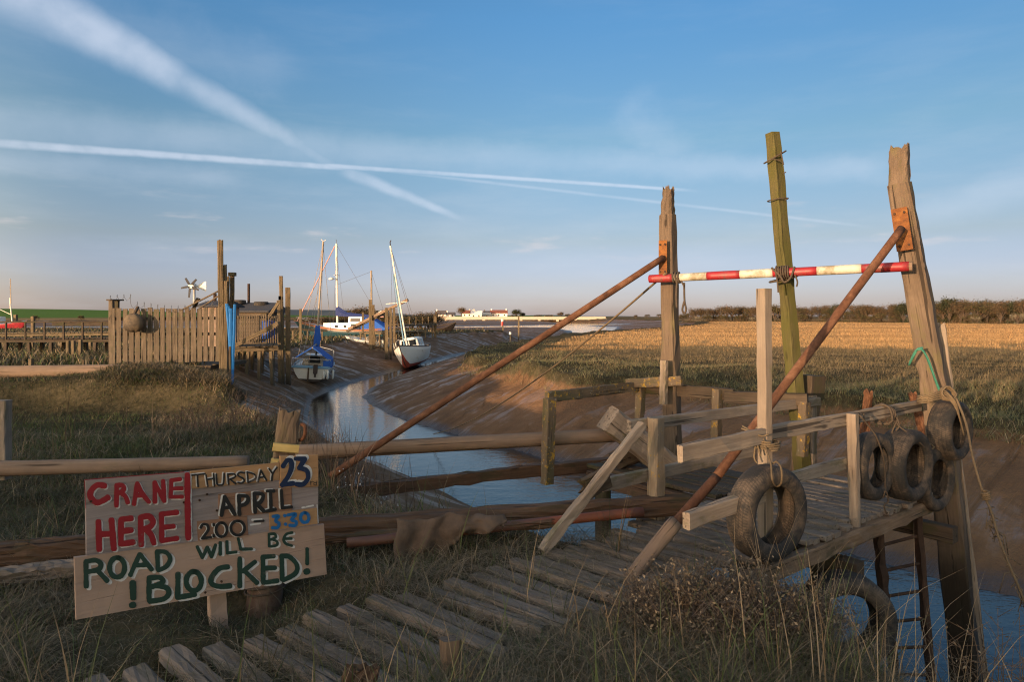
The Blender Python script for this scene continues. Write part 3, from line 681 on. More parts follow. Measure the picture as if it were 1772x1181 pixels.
for (s, w0) in ((4.1, .85), (4.1, .12), (5.55, .1)):
    p = J(s, w0); log('pile', (p.x, p.y, -2.6), (p.x, p.y, -.2), .085, .08, M_['dark'], jet)
# near side rails
timber('top_rail', J(2.2, .985, .788), J(3.16, .985, .80), .04, .105, M_['rail'], jet, segs=8)
timber('top_rail', J(3.10, .93, .795), J(5.72, .93, .785), .04, .10, M_['rail'], jet, segs=18)
timber('lower_rail', J(2.2, 1.03, .40), J(3.0, 1.03, .43), .05, .10, M_['rail'], jet, segs=8)
timber('lower_rail', J(3.12, .93, .435), J(4.32, .93, .445), .04, .095, M_['rail'], jet, segs=10)
timber('rail_post', J(3.11, .985, -.25), P(1322, 500, 4.62), .074, .074, M_['new'], jet, up=dJ.lerp(wJ, .12), segs=16, wear=.0015, ch=.005)
timber('rail_post', J(4.34, 1.0, -.17), J(4.32, .985, .84), .055, .075, M_['rail'], jet, up=-wJ, segs=10)
# far side rails
timber('rail_post', J(3.16, .0, -.25), J(3.16, .0, .80), .115, .10, M_['railli'], jet, up=-wJ, segs=10, ch=.012)
timber('top_rail', J(2.92, -.07, .748), J(5.80, -.07, .72), .045, .092, M_['rail'], jet, segs=18)
timber('lower_rail', J(2.62, -.07, .33), J(4.6, -.07, .345), .045, .10, M_['rail'], jet, segs=14)
timber('rail_post', J(5.74, -.12, -.2), J(5.74, -.12, .78), .09, .09, M_['rail'], jet, up=-wJ, segs=8)
timber('brace', P(938, 955, 4.62), P(1112, 735, 5.06), .055, .068, M_['rail'], jet, segs=14, wear=.005)
timber('brace_splice', P(1005, 852, 4.86), P(1052, 825, 5.0), .05, .16, M_['dark'], jet, segs=6, jag0=.05)

# ------------------------------------------------------------------ mooring posts, stays, striped pole
mp = empty('mooring_post', P(1665, 1181, 6.45), 'massive squared timber post with a split top and rust plate at the jetty end', 'post')
timber('timber', P(1690, 1340, 6.5), P(1622, 690, 6.45), 0.215, .24, M_['post'], mp, up=V((.75, -.65, 0)), segs=18, wear=.008, ch=.02, w1=.195, h1=.22)
timber('timber', P(1622, 695, 6.45), P(1556, 318, 6.42), .195, .22, M_['post'], mp, up=V((.75, -.65, 0)), segs=16, wear=.006, ch=.015, w1=.155, h1=.18)
timber('timber', P(1556.5, 322, 6.43), P(1556, 252, 6.42), .14, .165, M_['post'], mp, up=V((.75, -.65, 0)), segs=8, wear=.005, ch=.012, w1=.125, h1=.15, jag1=.09)
pl = M_['rustplate']
def plate(parent, c, up, out, wd, ht):
    out = out.normalized(); M = Matrix.Identity(4); y = (up-out*up.dot(out)).normalized(); x = y.cross(out)
    M = Matrix((x, y, out)).transposed().to_4x4(); M.translation = c; mb = MB(); mb.box((0, 0, .006), (wd, ht, .012), ch=.003)
    o = mb.build('bracket_plate', pl, parent, M); 
    for sx_, sy_ in ((-.3, .38), (.3, .38), (-.3, -.38), (.3, -.38)):
        b2 = MB(); b2.tube([(sx_*wd, sy_*ht, .01), (sx_*wd, sy_*ht, .026)], .012, 6); b2.build('bolt_head', M_['darkrust'], o, M)
    return o
upR = (P(1556, 318, 6.42)-P(1622, 695, 6.45)).normalized()
plate(mp, P(1561, 397, 6.315), upR, V((-.65, -.75, 0)), .135, .40)
side = timber('side_plank', P(1612, 560, 6.62), P(1706, 1330, 6.62), .06, .22, M_['rail'], mp, up=V((.75, -.65, 0)), segs=16, jag0=.08, wear=.008)
mp2 = empty('mooring_post', P(1165, 865, 7.75), 'grey timber post with jagged top left of the red and white pole', 'post')
timber('timber', P(1168, 930, 7.78), P(1155, 372, 7.75), .165, .18, M_['post'], mp2, up=V((.75, -.65, 0)), segs=18, wear=.008, ch=.02, w1=.145, h1=.16)
timber('timber', P(1155, 376, 7.755), P(1157, 322, 7.75), .125, .14, M_['post'], mp2, up=V((.75, -.65, 0)), segs=8, wear=.006, ch=.015, w1=.095, h1=.105, jag1=.10)
plate(mp2, P(1147.5, 447, 7.64), V((0, 0, 1)), V((-.5, -.86, 0)), .095, .40)
mp3 = empty('mooring_post', P(1385, 860, 7.02), 'slender algae-green square post leaning behind the striped pole', 'post')
timber('timber', P(1402, 960, 7.06), P(1337, 230, 7.03), .13, .13, M_['green'], mp3, up=V((.35, -.94, 0)), segs=26, wear=.005, ch=.008, w1=.112, h1=.112)
wm = MB()
def band(mb, c, rx, r, tilt=0, n=18, jit=.0, ry=None):
    pts = []
    for i in range(n):
        a = 2*math.pi*i/n; pts.append(V(c)+V((rx*math.cos(a), (ry or rx)*math.sin(a), tilt*math.cos(a)+random.uniform(-jit, jit))))
    mb.tube(pts, r, 6, closed=True)
band(wm, P(1346, 346, 7.03), .10, .006, .01); wm.build('wire_band', M_['darkrope'], mp3); wm = MB()
band(wm, P(1341, 272, 7.03), .105, .008, .06)
wm.build('wire_band', M_['darkrope'], mp3)
for pts_ in ([P(1351, 262, 6.9), P(1356, 285, 6.9), P(1350, 278, 6.9), P(1338, 275, 6.9)], [P(1355, 300, 6.95), P(1360, 298, 6.95)], [P(1358, 347, 6.95), P(1363, 343, 6.95)]):
    wm = MB(); wm.tube(pts_, .006, 6); wm.build('wire_end', M_['darkrope'], mp3)
pole = empty('striped_pole', P(1355, 475, 6.85), 'red and white striped pole lashed across the tall posts', 'barrier pole')
Pa, Pb = P(1124, 483, 7.58), P(1579, 461, 6.22)
cuts = [0, .092, .22, .356, .47, .585, .70, .835, .985, 1]; pc = ['redpaint', 'whitepole', 'redpaint', 'whitepole', 'redpaint', 'whitepole', 'whitepole', 'redpaint', 'dark']
ua = [1124, 1165, 1224, 1281, 1338, 1414, 1491, 1573, 1579]
pc = ['redpaint', 'whitepole', 'redpaint', 'whitepole', 'redpaint', 'whitepole', 'redpaint', 'log']
def along(u):                                     # point of the pole that stands in photo column u
    k = (u-CX)/F; t = (k*Pa.y-Pa.x)/((Pb.x-Pa.x)-k*(Pb.y-Pa.y)); return Pa.lerp(Pb, t)
for i, c in enumerate(pc):
    a_, b_ = along(ua[i]), along(ua[i+1])
    log({'redpaint': 'red_band', 'whitepole': 'white_band', 'log': 'bare_end'}[c], a_, b_, .044, .045, M_[c], pole, n=14, segs=6, wob=.0012)
st1 = tag(log('rusty_stay_pipe', P(570, 826, 6.35), P(1148, 446, 7.60), .036, .035, M_['rust'], segs=24, wob=.001), 'long rusty pipe sloping from the grass up to the post left of the pole', 'pipe')
st2 = empty('rusty_stay_pipe', P(1100, 992, 4.28), 'rusty brown pipe with a timber foot propping the big jetty-end post', 'pipe')
kx = P(1240, 826, 4.95)
log('pipe', P(1150, 928, 4.5), kx, .034, .034, M_['rust'], st2, segs=10, wob=.001)
log('pipe', kx, P(1560, 396, 6.22), .035, .035, M_['rust'], st2, segs=20, wob=.001)
log('timber_foot', P(1090, 1004, 4.22), P(1168, 905, 4.50), .048, .046, M_['log'], st2, segs=8, wob=.004)
# lashings and hanging ropes
def rope(name, pts, r, mat, label, parent=None, group=None, n=7):
    mb = MB(); mb.tube(smooth3(pts), r, n); o = mb.build(name, mat, parent, smooth=True)
    return tag(o, label, 'rope', group) if parent is None else o
def smooth3(pts, k=5):
    P_ = [V(p) for p in pts]; n = len(P_); out = []
    if n < 3: return P_
    for i in range(n-1):
        p0, p1, p2, p3 = P_[max(i-1, 0)], P_[i], P_[i+1], P_[min(i+2, n-1)]
        out += [.5*((2*p1)+(p2-p0)*t+(2*p0-5*p1+4*p2-p3)*t*t+(3*p1-p0-3*p2+p3)*t**3) for t in [q/k for q in range(k)]]
    out.append(P_[-1]); return out
def lash(mb, c, ax, r, turns, pitch, th, up=V((0, 0, 1))):
    ax = V(ax).normalized(); a = up.cross(ax).normalized(); b = ax.cross(a); pts = []
    for i in range(turns*14+1):
        q = 2*math.pi*i/14; pts.append(V(c)+ax*(pitch*i/14-pitch*turns/2)+(a*math.cos(q)+b*math.sin(q))*r*(1+.08*math.sin(i*1.7)))
    mb.tube(pts, th, 6)
mb = MB(); ax = Pb-Pa
lash(mb, along(1355), ax, .062, 6, .022, .009); mb.tube(smooth3([along(1332)+V((0, -.05, .05)), along(1345)+V((0, -.08, -.04)), along(1352)+V((0, -.07, -.10)), along(1362)+V((0, -.08, -.06)), along(1372)+V((0, -.04, .05))]), .011, 6)
mb.tube(smooth3([along(1340)+V((0, -.06, -.03)), along(1341)+V((0, -.07, -.13)), along(1342)+V((0, -.07, -.20))]), .008, 6); mb.tube(smooth3([along(1371)+V((0, -.06, -.03)), along(1373)+V((.01, -.07, -.1)), along(1374)+V((0, -.06, -.15))]), .008, 6)
band(mb, along(1355)+V((.05, .12, -.06)), .13, .011, .03)
tag(mb.build('rope_lashing', M_['darkrope'], smooth=True), 'dark rope lashing binding the striped pole to the green post', 'rope')
mb = MB(); lash(mb, along(1171), ax, .056, 3, .03, .010)
mb.tube(smooth3([along(1170)+V((0, -.05, 0)), along(1168)+V((0, -.06, -.2)), along(1169)+V((0, -.06, -.33))]), .012, 6)
hk = along(1182)+V((0, -.05, -.06)); mb.tube(smooth3([hk, hk+V((.0, 0, -.08)), hk+V((.004, 0, -.2)), hk+V((.02, 0, -.29)), hk+V((0, 0, -.33)), hk+V((-.02, 0, -.29)), hk+V((0, 0, -.2))]), .011, 6)
mb.tube(smooth3([along(1176)+V((0, -.07, -.04)), along(1180)+V((0, -.07, -.09)), hk+V((0, 0, -.06))]), .009, 6)
tag(mb.build('rope_lashing', M_['darkrope'], smooth=True), 'rope tie with a dangling loop at the red end of the pole', 'rope')
a_ = along(1150)+V((0, -.06, .05)); b_ = P(750, 752, 19.5)
rope('mooring_rope', [a_.lerp(b_, t)-V((0, 0, .9*4*t*(1-t)*.35)) for t in (0, .08, .16, .25, .4, .55, .7, .85, 1)], .013, M_['rope'], 'slack mooring rope running from the striped pole down to the mud')
mb = MB(); q = P(1592, 602, 6.18)
mb.tube(smooth3([P(1573, 632, 6.3), P(1582, 615, 6.2), P(1590, 603, 6.17), P(1600, 611, 6.17), P(1612, 640, 6.2), P(1625, 675, 6.24), P(1634, 688, 6.3)]), .009, 6)
mb.tube(smooth3([P(1574, 628, 6.29), P(1584, 608, 6.18), P(1594, 605, 6.16), P(1606, 622, 6.17), P(1618, 655, 6.2), P(1630, 684, 6.25)]), .008, 6)
band(mb, P(1592, 604, 6.17), .02, .007, .012, 10)
tag(mb.build('green_twine', M_['greenrope'], smooth=True), 'green twine hitched round the big jetty-end post', 'twine')

# ------------------------------------------------------------------ platform beyond the jetty
pf = empty('landing_platform', J(4.6, -.9, -.1), 'small timber landing with a lichen-covered handrail behind the jetty', 'landing stage')
a0, a1, a2 = P(946, 688, 6.9), P(1112, 668, 8.05), P(1398, 692, 6.72)
timber('handrail', a0+V((0, 0, .0)), a1, .05, .11, M_['lichen'], pf, segs=14, wear=.006)
timber('handrail', P(1112, 671, 8.06), P(1270, 684, 7.2), .05, .13, M_['dark'], pf, segs=10, wear=.005); timber('handrail', P(1255, 688, 7.24), a2, .05, .125, M_['dark'], pf, segs=8, wear=.005)
timber('handrail', P(1085, 664, 8.0), P(1180, 660, 7.5), .05, .11, M_['lichen'], pf, segs=8)
for (u, v0, v1, Y) in ((951, 838, 690, 6.84), (1109, 770, 666, 8.0), (1242, 800, 674, 7.3), (1392, 790, 696, 6.75)):
    timber('rail_post', P(u-4, v0, Y), P(u, v1, Y), .11 if u < 1000 else .085, .09, M_['lichen'], pf, up=V((.6, -.8, 0)), segs=10)
timber('rail_post', P(1148, 700, 7.6), P(1149, 624, 7.6), .055, .08, M_['rail'], pf, up=V((.6, -.8, 0)))
timber('ledger', P(560, 858, 6.75), P(945, 812, 7.5), .10, .12, M_['rot'], pf, segs=16, wear=.012); timber('ledger', P(935, 816, 7.45), P(1240, 782, 8.2), .11, .13, M_['rot'], pf, segs=12, wear=.010)
mb = MB()
for i in range(10):
    s = 4.15+i*.105; mb.beam(J(s, -1.75, -.02+random.uniform(-.01, .01)), J(s+random.uniform(-.03, .03), -.12, -.02+random.uniform(-.01, .01)), .09, .04, ch=.006)
mb.build('deck', M_['dark'], pf)
timber('deck_beam', J(4.1, -1.7, -.12), J(4.1, -.15, -.12), .1, .14, M_['rot'], pf); timber('deck_beam', J(5.15, -1.75, -.12), J(5.15, -.15, -.12), .1, .14, M_['rot'], pf)
for q in (J(4.1, -1.5), J(5.1, -1.55), J(4.1, -.35), J(5.12, -.4)): log('pile', (q.x, q.y, -2.6), (q.x, q.y, -.1), .085, .08, M_['dark'], pf)
sp = empty('stump_post', P(1380, 880, 7.25), 'broad leaning stump post with a dark cap behind the jetty rails', 'post')
timber('timber', P(1380, 890, 7.25), P(1402, 672, 7.2), .215, .16, M_['post'], sp, up=V((.5, -.86, 0)), segs=12, wear=.006, ch=.015); timber('dark_cap', P(1401.5, 690, 7.19), P(1405, 650, 7.19), .235, .18, M_['dark'], sp, up=V((.5, -.86, 0)), segs=4, wear=.004)
blk = empty('timber_block', P(1090, 760, 7.1), 'thick worn timber baulk jammed across the end of the long log', 'timber')
timber('baulk', P(1052, 724, 6.9), P(1165, 815, 7.2), .22, .27, M_['rail'], blk, up=V((-.3, -.2, .9)), segs=10, wear=.01, ch=.03)
timber('baulk', P(1062, 800, 7.25), P(1135, 770, 7.3), .22, .16, M_['dark'], blk, segs=8, wear=.01, ch=.02)
st = [tag(timber('broken_stake', P(1495+i*107, 760, 8.0+.3*i), P(1503+i*75, 676+i*4, 7.9+.3*i), .075, .07, M_['rust'], segs=8, wear=.008, jag1=.05), lb, 'stake') for i, lb in enumerate(('short rusty-red broken stake standing behind the far jetty rail', 'rusty-red stake just left of the big jetty-end post'))]

# ------------------------------------------------------------------ tyres
def tyre_mesh():
    prof = [(.195, .085), (.215, .098), (.25, .108), (.275, .106), (.296, .094), (.308, .078), (.312, .04), (.312, 0), (.312, -.04), (.308, -.078), (.296, -.094), (.275, -.106), (.25, -.108), (.215, -.098), (.195, -.085), (.190, -.072), (.215, -.083), (.255, -.092), (.285, -.080), (.298, -.05), (.299, 0), (.298, .05), (.285, .080), (.255, .092), (.215, .083), (.190, .072)]
    mb = MB(); n = 72; rings = []
    for i in range(n):
        a = 2*math.pi*i/n; rings.append([V((r*math.cos(a), y, r*math.sin(a))) for r, y in prof])
    mb.ring_loft(rings, closed=True); return mb
tm = tyre_mesh(); proto = tm.build('worn_tyre', M_['tyre'], smooth=True); COL.objects.unlink(proto)
def tyre(u, v, Y, dia, lab, yaw=0.0, wide=1.0, tilt=0.0, roll=0.0, group='worn tyres hung as fenders along the jetty'):
    o = proto.copy(); o.data = proto.data; COL.objects.link(o)
    nrm = (wJ+dJ*yaw).normalized(); up = (V((0, 0, 1))+nrm*tilt).normalized(); x = nrm.cross(up).normalized(); up = x.cross(nrm)
    M = Matrix((x, nrm, up)).transposed().to_4x4() @ Matrix.Rotation(roll, 4, 'Y') @ Matrix.Diagonal((dia/.624, dia/.624*wide, dia/.624, 1)); M.translation = P(u, v, Y)
    o.matrix_basis = M; WM[o.name] = M; return tag(o, lab, 'tyre', group)
tyre(1328, 888, 4.42, .61, 'largest near tyre roped to the pale upright post of the jetty', -.15, .86)
tyre(1508, 807, 5.55, .545, 'narrow grey tyre hanging nearest the slim rail post, leftmost of the far cluster', -.04, .82, 0, 1.1)
tyre(1565, 804, 5.80, .60, 'broad chevron-treaded tyre in the middle of the hanging cluster', -.04, 1.15, 0, 2.0)
tyre(1611, 828, 6.12, .57, 'sunlit brown tyre hanging lowest against the big post', -.06, .95, -.1, .4)
tyre(1644, 745, 6.15, .53, 'black-topped tyre hung highest on the right of the big post', -.04, 1.1, .08, 2.9)
tyre(1462, 1072, 5.0, .68, 'muddy tyre half buried upright in the bank beneath the jetty edge', -.9, 1.0, .35, .7, None)
mb = MB()
c = along  # rope loops round tyres
def loop(c, a, b, r, n=18):
    return [V(c)+V(a)*math.cos(2*math.pi*i/n)+V(b)*math.sin(2*math.pi*i/n) for i in range(n+1)]
p0 = P(1337, 812, 4.36); mb.tube(smooth3([P(1318, 745, 4.58), P(1325, 775, 4.5), P(1334, 803, 4.36), P(1336, 828, 4.27), P(1343, 842, 4.36), P(1352, 836, 4.28), P(1352, 812, 4.26), P(1345, 800, 4.34), P(1337, 803, 4.38)]), .0065, 6)
lash(mb, J(3.11, .985, .74), (0, 0, 1), .085, 4, .014, .0065, V((1, 0, 0))); mb.tube(smooth3([P(1283, 742, 4.6), P(1300, 748, 4.52), P(1318, 755, 4.5), P(1330, 752, 4.5)]), .006, 6)
mb.tube(smooth3([P(1310, 758, 4.5), P(1305, 790, 4.5), P(1310, 802, 4.5)]), .006, 6); mb.tube(smooth3([P(1285, 738, 4.62), P(1296, 745, 4.56), P(1307, 760, 4.52), P(1316, 790, 4.5)]), .0065, 6)
tag(mb.build('tyre_rope', M_['rope'], smooth=True), 'brown rope knotted round the pale upright post and its tyre', 'rope')
mb = MB(); mb.tube(smooth3([P(1483, 716, 5.38), P(1490, 722, 5.34), P(1505, 740, 5.4), P(1518, 760, 5.44), P(1530, 800, 5.5), P(1532, 850, 5.55)]), .0065, 6); mb.tube(smooth3([P(1486, 735, 5.36), P(1487, 718, 5.36), P(1494, 716, 5.42), P(1497, 730, 5.38), P(1512, 748, 5.42)]), .0065, 6)
mb.tube(smooth3([P(1528, 862, 5.5), P(1533, 850, 5.48), P(1537, 868, 5.5), P(1530, 876, 5.5), P(1534, 890, 5.52)]), .006, 6)
tag(mb.build('tyre_rope', M_['darkrope'], smooth=True), 'dark rope from the slim rail post to the narrow grey tyre', 'rope')
mb = MB(); mb.tube(smooth3([P(1547, 706, 5.85), P(1549, 725, 5.78), P(1556, 738, 5.74), P(1572, 750, 5.72), P(1590, 765, 5.74), P(1600, 775, 5.8)]), .007, 6); lash(mb, J(4.98, .93, .768), dJ, .085, 3, .022, .010); mb.tube(smooth3([P(1552, 728, 5.76), P(1545, 745, 5.76), P(1540, 760, 5.8)]), .0065, 6); mb.tube(smooth3([P(1546, 712, 5.78), P(1556, 735, 5.75), P(1550, 746, 5.75)]), .008, 6)
tag(mb.build('tyre_rope', M_['darkrope'], smooth=True), 'dark rope over the rail above the chevron-treaded tyre', 'rope')
mb = MB()
for k in range(5):
    e = .05*k; mb.tube(smooth3([P(1590+k*2, 690+k*2, 6.1), P(1612, 682+k*3, 6.05), P(1632, 676+k*3.5, 6.08), P(1643+k, 684+k*3, 6.02), P(1655+k, 700+k*5, 6.0), P(1662+k*1.5, 730+k*6, 6.02)]), .007, 6)
lash(mb, P(1640, 682, 6.08), (0, -1, .3), .06, 4, .014, .008); lash(mb, P(1601, 692, 6.12), (0, 0, 1), .06, 5, .014, .0065, V((1, 0, 0)))
mb.tube(smooth3([P(1596, 776, 6.0), P(1606, 768, 5.95), P(1616, 775, 5.95), P(1603, 782, 5.95), P(1612, 786, 6.0)]), .007, 6)
tag(mb.build('tyre_rope', M_['rope'], smooth=True), 'thick bundle of tan rope knotted at the rail end on the big post', 'rope')
mb = MB(); tail = [P(1655, 690, 6.0), P(1672, 735, 5.85), P(1683, 790, 5.7), P(1700, 850, 5.55), P(1715, 885, 5.45), P(1728, 930, 5.35), P(1745, 975, 5.25), P(1762, 1015, 5.2), P(1775, 1050, 5.2)]
mb.tube(smooth3(tail), [.010]*len(smooth3(tail)), 7)
lash(mb, P(1706, 858, 5.5), (.3, 0, -1), .025, 4, .015, .010, V((1, 0, 0)))
for k in range(26):
    t = rr.uniform(.45, 1); i = min(int(t*8), 7); q = V(tail[i]).lerp(V(tail[i+1]), t*8-i); mb.tube([q, q+V((rr.uniform(-.07, .07), rr.uniform(-.05, .02), rr.uniform(-.10, .03))), q+V((rr.uniform(-.12, .12), rr.uniform(-.06, .02), rr.uniform(-.2, -.02)))], .0035, 4)
tag(mb.build('frayed_rope', M_['rope'], smooth=True), 'frayed rope trailing down to the right from the big post', 'rope')

# ladder
lad = empty('ladder', P(1570, 1160, 5.9), 'dark iron ladder going down from the jetty end into the creek', 'ladder')
la0, la1, lb0, lb1 = P(1515, 885, 5.95), P(1548, 1190, 5.75), P(1584, 858, 6.1), P(1612, 1190, 5.9)
timber('stile', la1, la0, .055, .07, M_['darkrust'], lad, segs=16, wear=.012); timber('stile', lb1, lb0, .05, .07, M_['darkrust'], lad, segs=16, wear=.006)
for i in range(7):
    t = (.06+i*.145); mb = MB(); mb.tube([la0.lerp(la1, t), lb0.lerp(lb1, t+.01)], .014, 7); mb.build('rung', M_['darkrust'], lad)

# ------------------------------------------------------------------ logs, old timbers, posts and stakes on the near bank
l1a, l1b = P(-60, 814, 6.25), P(395, 788, 6.65)

tag(log('round_log', P(-30, 812, 6.3), P(430, 800, 6.75), .070, .066, M_['log'], segs=20, wob=.004), 'round peeled log lying in the grass by the left edge', 'log')
tag(log('round_log', P(505, 784, 6.65), P(1092, 752, 7.2), .078, .070, M_['log'], segs=26, wob=.003), 'long round peeled pole spanning from the bank to the landing', 'log')
tag(log('round_log', P(-40, 645, 17.6), P(258, 640, 18.2), .16, .15, M_['log'], segs=20, wob=.008), 'thick log lying in front of the board fence', 'log')
tag(timber('fence_post', P(4, 830, 6.42), P(5, 693, 6.42), .115, .10, M_['rail'], segs=10, up=V((0, -1, 0))), 'squared post at the left edge behind the peeled log', 'post')
tb = 'old broken timbers lying along the bank'
for (a_, b_, wd, ht, mm, lb) in ((P(-40, 968, 4.15), P(300, 930, 4.55), .13, .15, 'rot', 'dark rotten beam lying behind the sign, uppermost at the left edge'),
                                 (P(-40, 1003, 4.02), P(175, 978, 4.22), .12, .085, 'plank', 'grey plank lying under the rotten beam at the left edge'),
                                 (P(540, 918, 4.75), P(1190, 872, 5.42), .15, .14, 'rot', 'long dark cracked beam lying behind the sackcloth'),
                                 (P(556, 934, 4.65), P(960, 905, 4.95), .07, .06, 'rot', 'thin rotten timber half hidden below the sackcloth')):
    tag(timber('old_beam', a_, b_, wd, ht, M_[mm], segs=16, wear=.009, ch=.03, jag0=.05, jag1=.05), lb, 'timber', tb)
tag(log('orange_pipe', P(600, 941, 4.62), P(1112, 886, 5.12), .034, .034, M_['orange'], segs=16, wob=.001), 'faded orange plastic pipe lying along the old beam', 'pipe')
# sackcloth draped over the beam
mb = MB(); nu, nv = 40, 18; va = []
for i in range(nu+1):
    for j in range(nv+1):
        u = i/nu; v = j/nv; uu = 690+u*185; base_ = P(uu, 893-u*10+4*math.sin(u*9), 4.72+.13*u)
        drop = (.02+.26*(1-.75*sstep(.25, .9, np.array(u))))*v; e = float(drop)
        wr = .016*math.sin(u*31+v*5)+.010*math.sin(u*57-v*9+1)+.012*math.sin(v*13+u*11)
        q = V((base_.x+.012*math.sin(v*7+u*5), base_.y-.075-.045*math.sin(v*3.0)-.02*math.sin(u*23+v*2)+wr*v, base_.z-e+(.018*math.sin(u*17+v*4)+.010*math.sin(u*43))*(.3+v)))
        va.append(tuple(q))
mb.v = va; mb.f = [(i*(nv+1)+j, (i+1)*(nv+1)+j, (i+1)*(nv+1)+j+1, i*(nv+1)+j+1) for i in range(nu) for j in range(nv)]
o = mb.build('sackcloth', M_['sack'], smooth=True); tag(o, 'muddy brown sackcloth draped over the old beam', 'cloth')
md = o.modifiers.new('thick', 'SOLIDIFY'); md.thickness = .008
# mooring stump behind the sign
ms = empty('mooring_stump', P(453, 1090, 4.16), 'squat square post set in a rusty pipe behind the sign, with a yellow wood cleat', 'post')
log('rusty_sleeve', P(452, 1110, 4.14), P(462, 985, 4.19), .108, .106, M_['oldrust'], ms, segs=6, wob=.002)
timber('timber', P(458, 1040, 4.22), P(502, 708, 4.29), .125, .135, M_['post'], ms, up=V((.35, -.94, 0)), segs=14, wear=.004, ch=.012, jag1=.02)
timber('yellow_cleat', P(472, 774, 4.17), P(517, 778, 4.22), .03, .052, M_['pale'], ms, segs=4, wear=.001, ch=.002)
timber('yellow_cleat', P(469, 798, 4.17), P(482, 800, 4.18), .03, .034, M_['pale'], ms, segs=3, wear=.001, ch=.002)
for v_ in (1008, 1019): mb = MB(); band(mb, P(459, v_, 4.17), .118, .006, .012); mb.build('wire_band', M_['darkrope'], ms)
mb = MB(); mb.tube(smooth3([P(522, 735, 4.27), P(527, 738, 4.24), P(528, 750, 4.24), P(524, 760, 4.26), P(519, 762, 4.29)]), .012, 7); mb.build('iron_ring', M_['rust'], ms)
tag(timber('wooden_stake', P(780, 1230, 3.02), P(779, 1106, 3.05), .085, .075, M_['post'], segs=6, up=V((.4, -.9, 0)), ch=.012), 'short square-topped stake beside the boardwalk planks', 'stake')
tag(timber('broken_plank', P(612, 1240, 2.86), P(628, 1150, 2.9), .15, .028, M_['rot'], segs=6, up=V((.5, -.85, .1)), jag1=.03, wear=.006), 'splintered stub of reddish plank poking up between boardwalk planks', 'plank')

# ------------------------------------------------------------------ board fence, tall posts and the shed behind
FY = 22.0
bf = empty('board_fence', P(290, 632, FY), 'gappy fence of upright weathered boards above the creek bank', 'fence')
n = 18
for i in range(n):
    u0, u1 = 191+(384-191)*i/n, 191+(384-191)*(i+1)/n-1.9+rr.uniform(-.8, .5)
    top = 534+rr.uniform(-1.5, 1.5); bot = 630-4*i/n+rr.uniform(-1.5, 1.5); Yb = FY+.35*i/n
    wd = (u1-u0)/F*Yb; um = (u0+u1)/2; lean = rr.uniform(-.4, .4)
    timber('board', P(um+lean, bot, Yb+rr.uniform(-.02, .02)), P(um, top, Yb+rr.uniform(-.02, .02)), wd, .025, M_['fence'], bf, up=V((0, -1, 0)), segs=6, wear=.004, ch=.004)
for v, d in ((552, .07), (579, .06), (618, .07)):
    timber('rail', P(189, v, FY+.06), P(388, v-1, FY+.41), .05, .10, M_['dark'], bf, segs=6)
timber('corner_post', P(193, 632, FY+.1), P(193, 519, FY+.1), .13, .13, M_['fence'], bf, up=V((0, -1, 0)), segs=6); timber('corner_post', P(202, 570, FY+.5), P(202, 519, FY+.5), .14, .10, M_['dark'], bf, up=V((0, -1, 0)), segs=6)
mb = MB(); mb.beam(P(190, 519.5, FY+.1)+V((0, -.08, 0)), P(208, 519.5, FY+.5)+V((0, .1, 0)), .16, .05); mb.build('cap', M_['dark'], bf)
mb = MB(); mb.box(P(290, 631, 23.6), (4.3, 3.0, .12)); mb.build('floor', M_['dark'], bf)
for (u, Y) in ((262, 22.3), (301, 22.5), (330, 22.6), (345, 23.6), (372, 22.6), (300, 24.4), (360, 24.6)):
    p = P(u, 640, Y); timber('leg', (p.x, p.y, gz(p.x, p.y)-.3), (p.x, p.y, .02), .13, .13, M_['stage'], bf, up=V((0, -1, 0)), segs=5)
mb = MB(); pts = []
for i in range(120):
    t = i/119; q = P(188+200*t, 531-4*math.sin(t*9)-2*math.sin(i*1.9), FY+.2+.1*math.sin(i*1.1)); pts.append(q+V((.0, .10*math.cos(i*.9), .10*math.sin(i*.9)+(.25 if t < .2 else 0))))
mb.tube(pts, .006, 4); tag(mb.build('barbed_wire', M_['wire']), 'coil of thin barbed wire looping over the board fence top', 'wire')
fl = empty('fender_float', P(233, 556, FY-.25), 'bulbous muddy net float hanging on the board fence', 'float')
mb = MB(); c0 = P(231, 562, FY-.22); rings = []
for i in range(13):
    a = math.pi*i/12; r = .25*math.sin(a)**.8+.008; z = .23*math.cos(a)*(1.5 if a < 1.2 else 1)
    rings.append([V((c0.x+r*math.cos(2*math.pi*j/16)*(1.25), c0.y+r*.8*math.sin(2*math.pi*j/16), c0.z+z+.02*math.sin(j*2))) for j in range(16)])
mb.ring_loft(rings); mb.build('ball', M_['float'], fl, smooth=True)
mb = MB(); mb.tube([c0+V((0, 0, .26)), c0+V((.02, .1, .44)), c0+V((.02, .22, .56))], .05, 8); mb.build('neck', M_['darkrope'], fl)
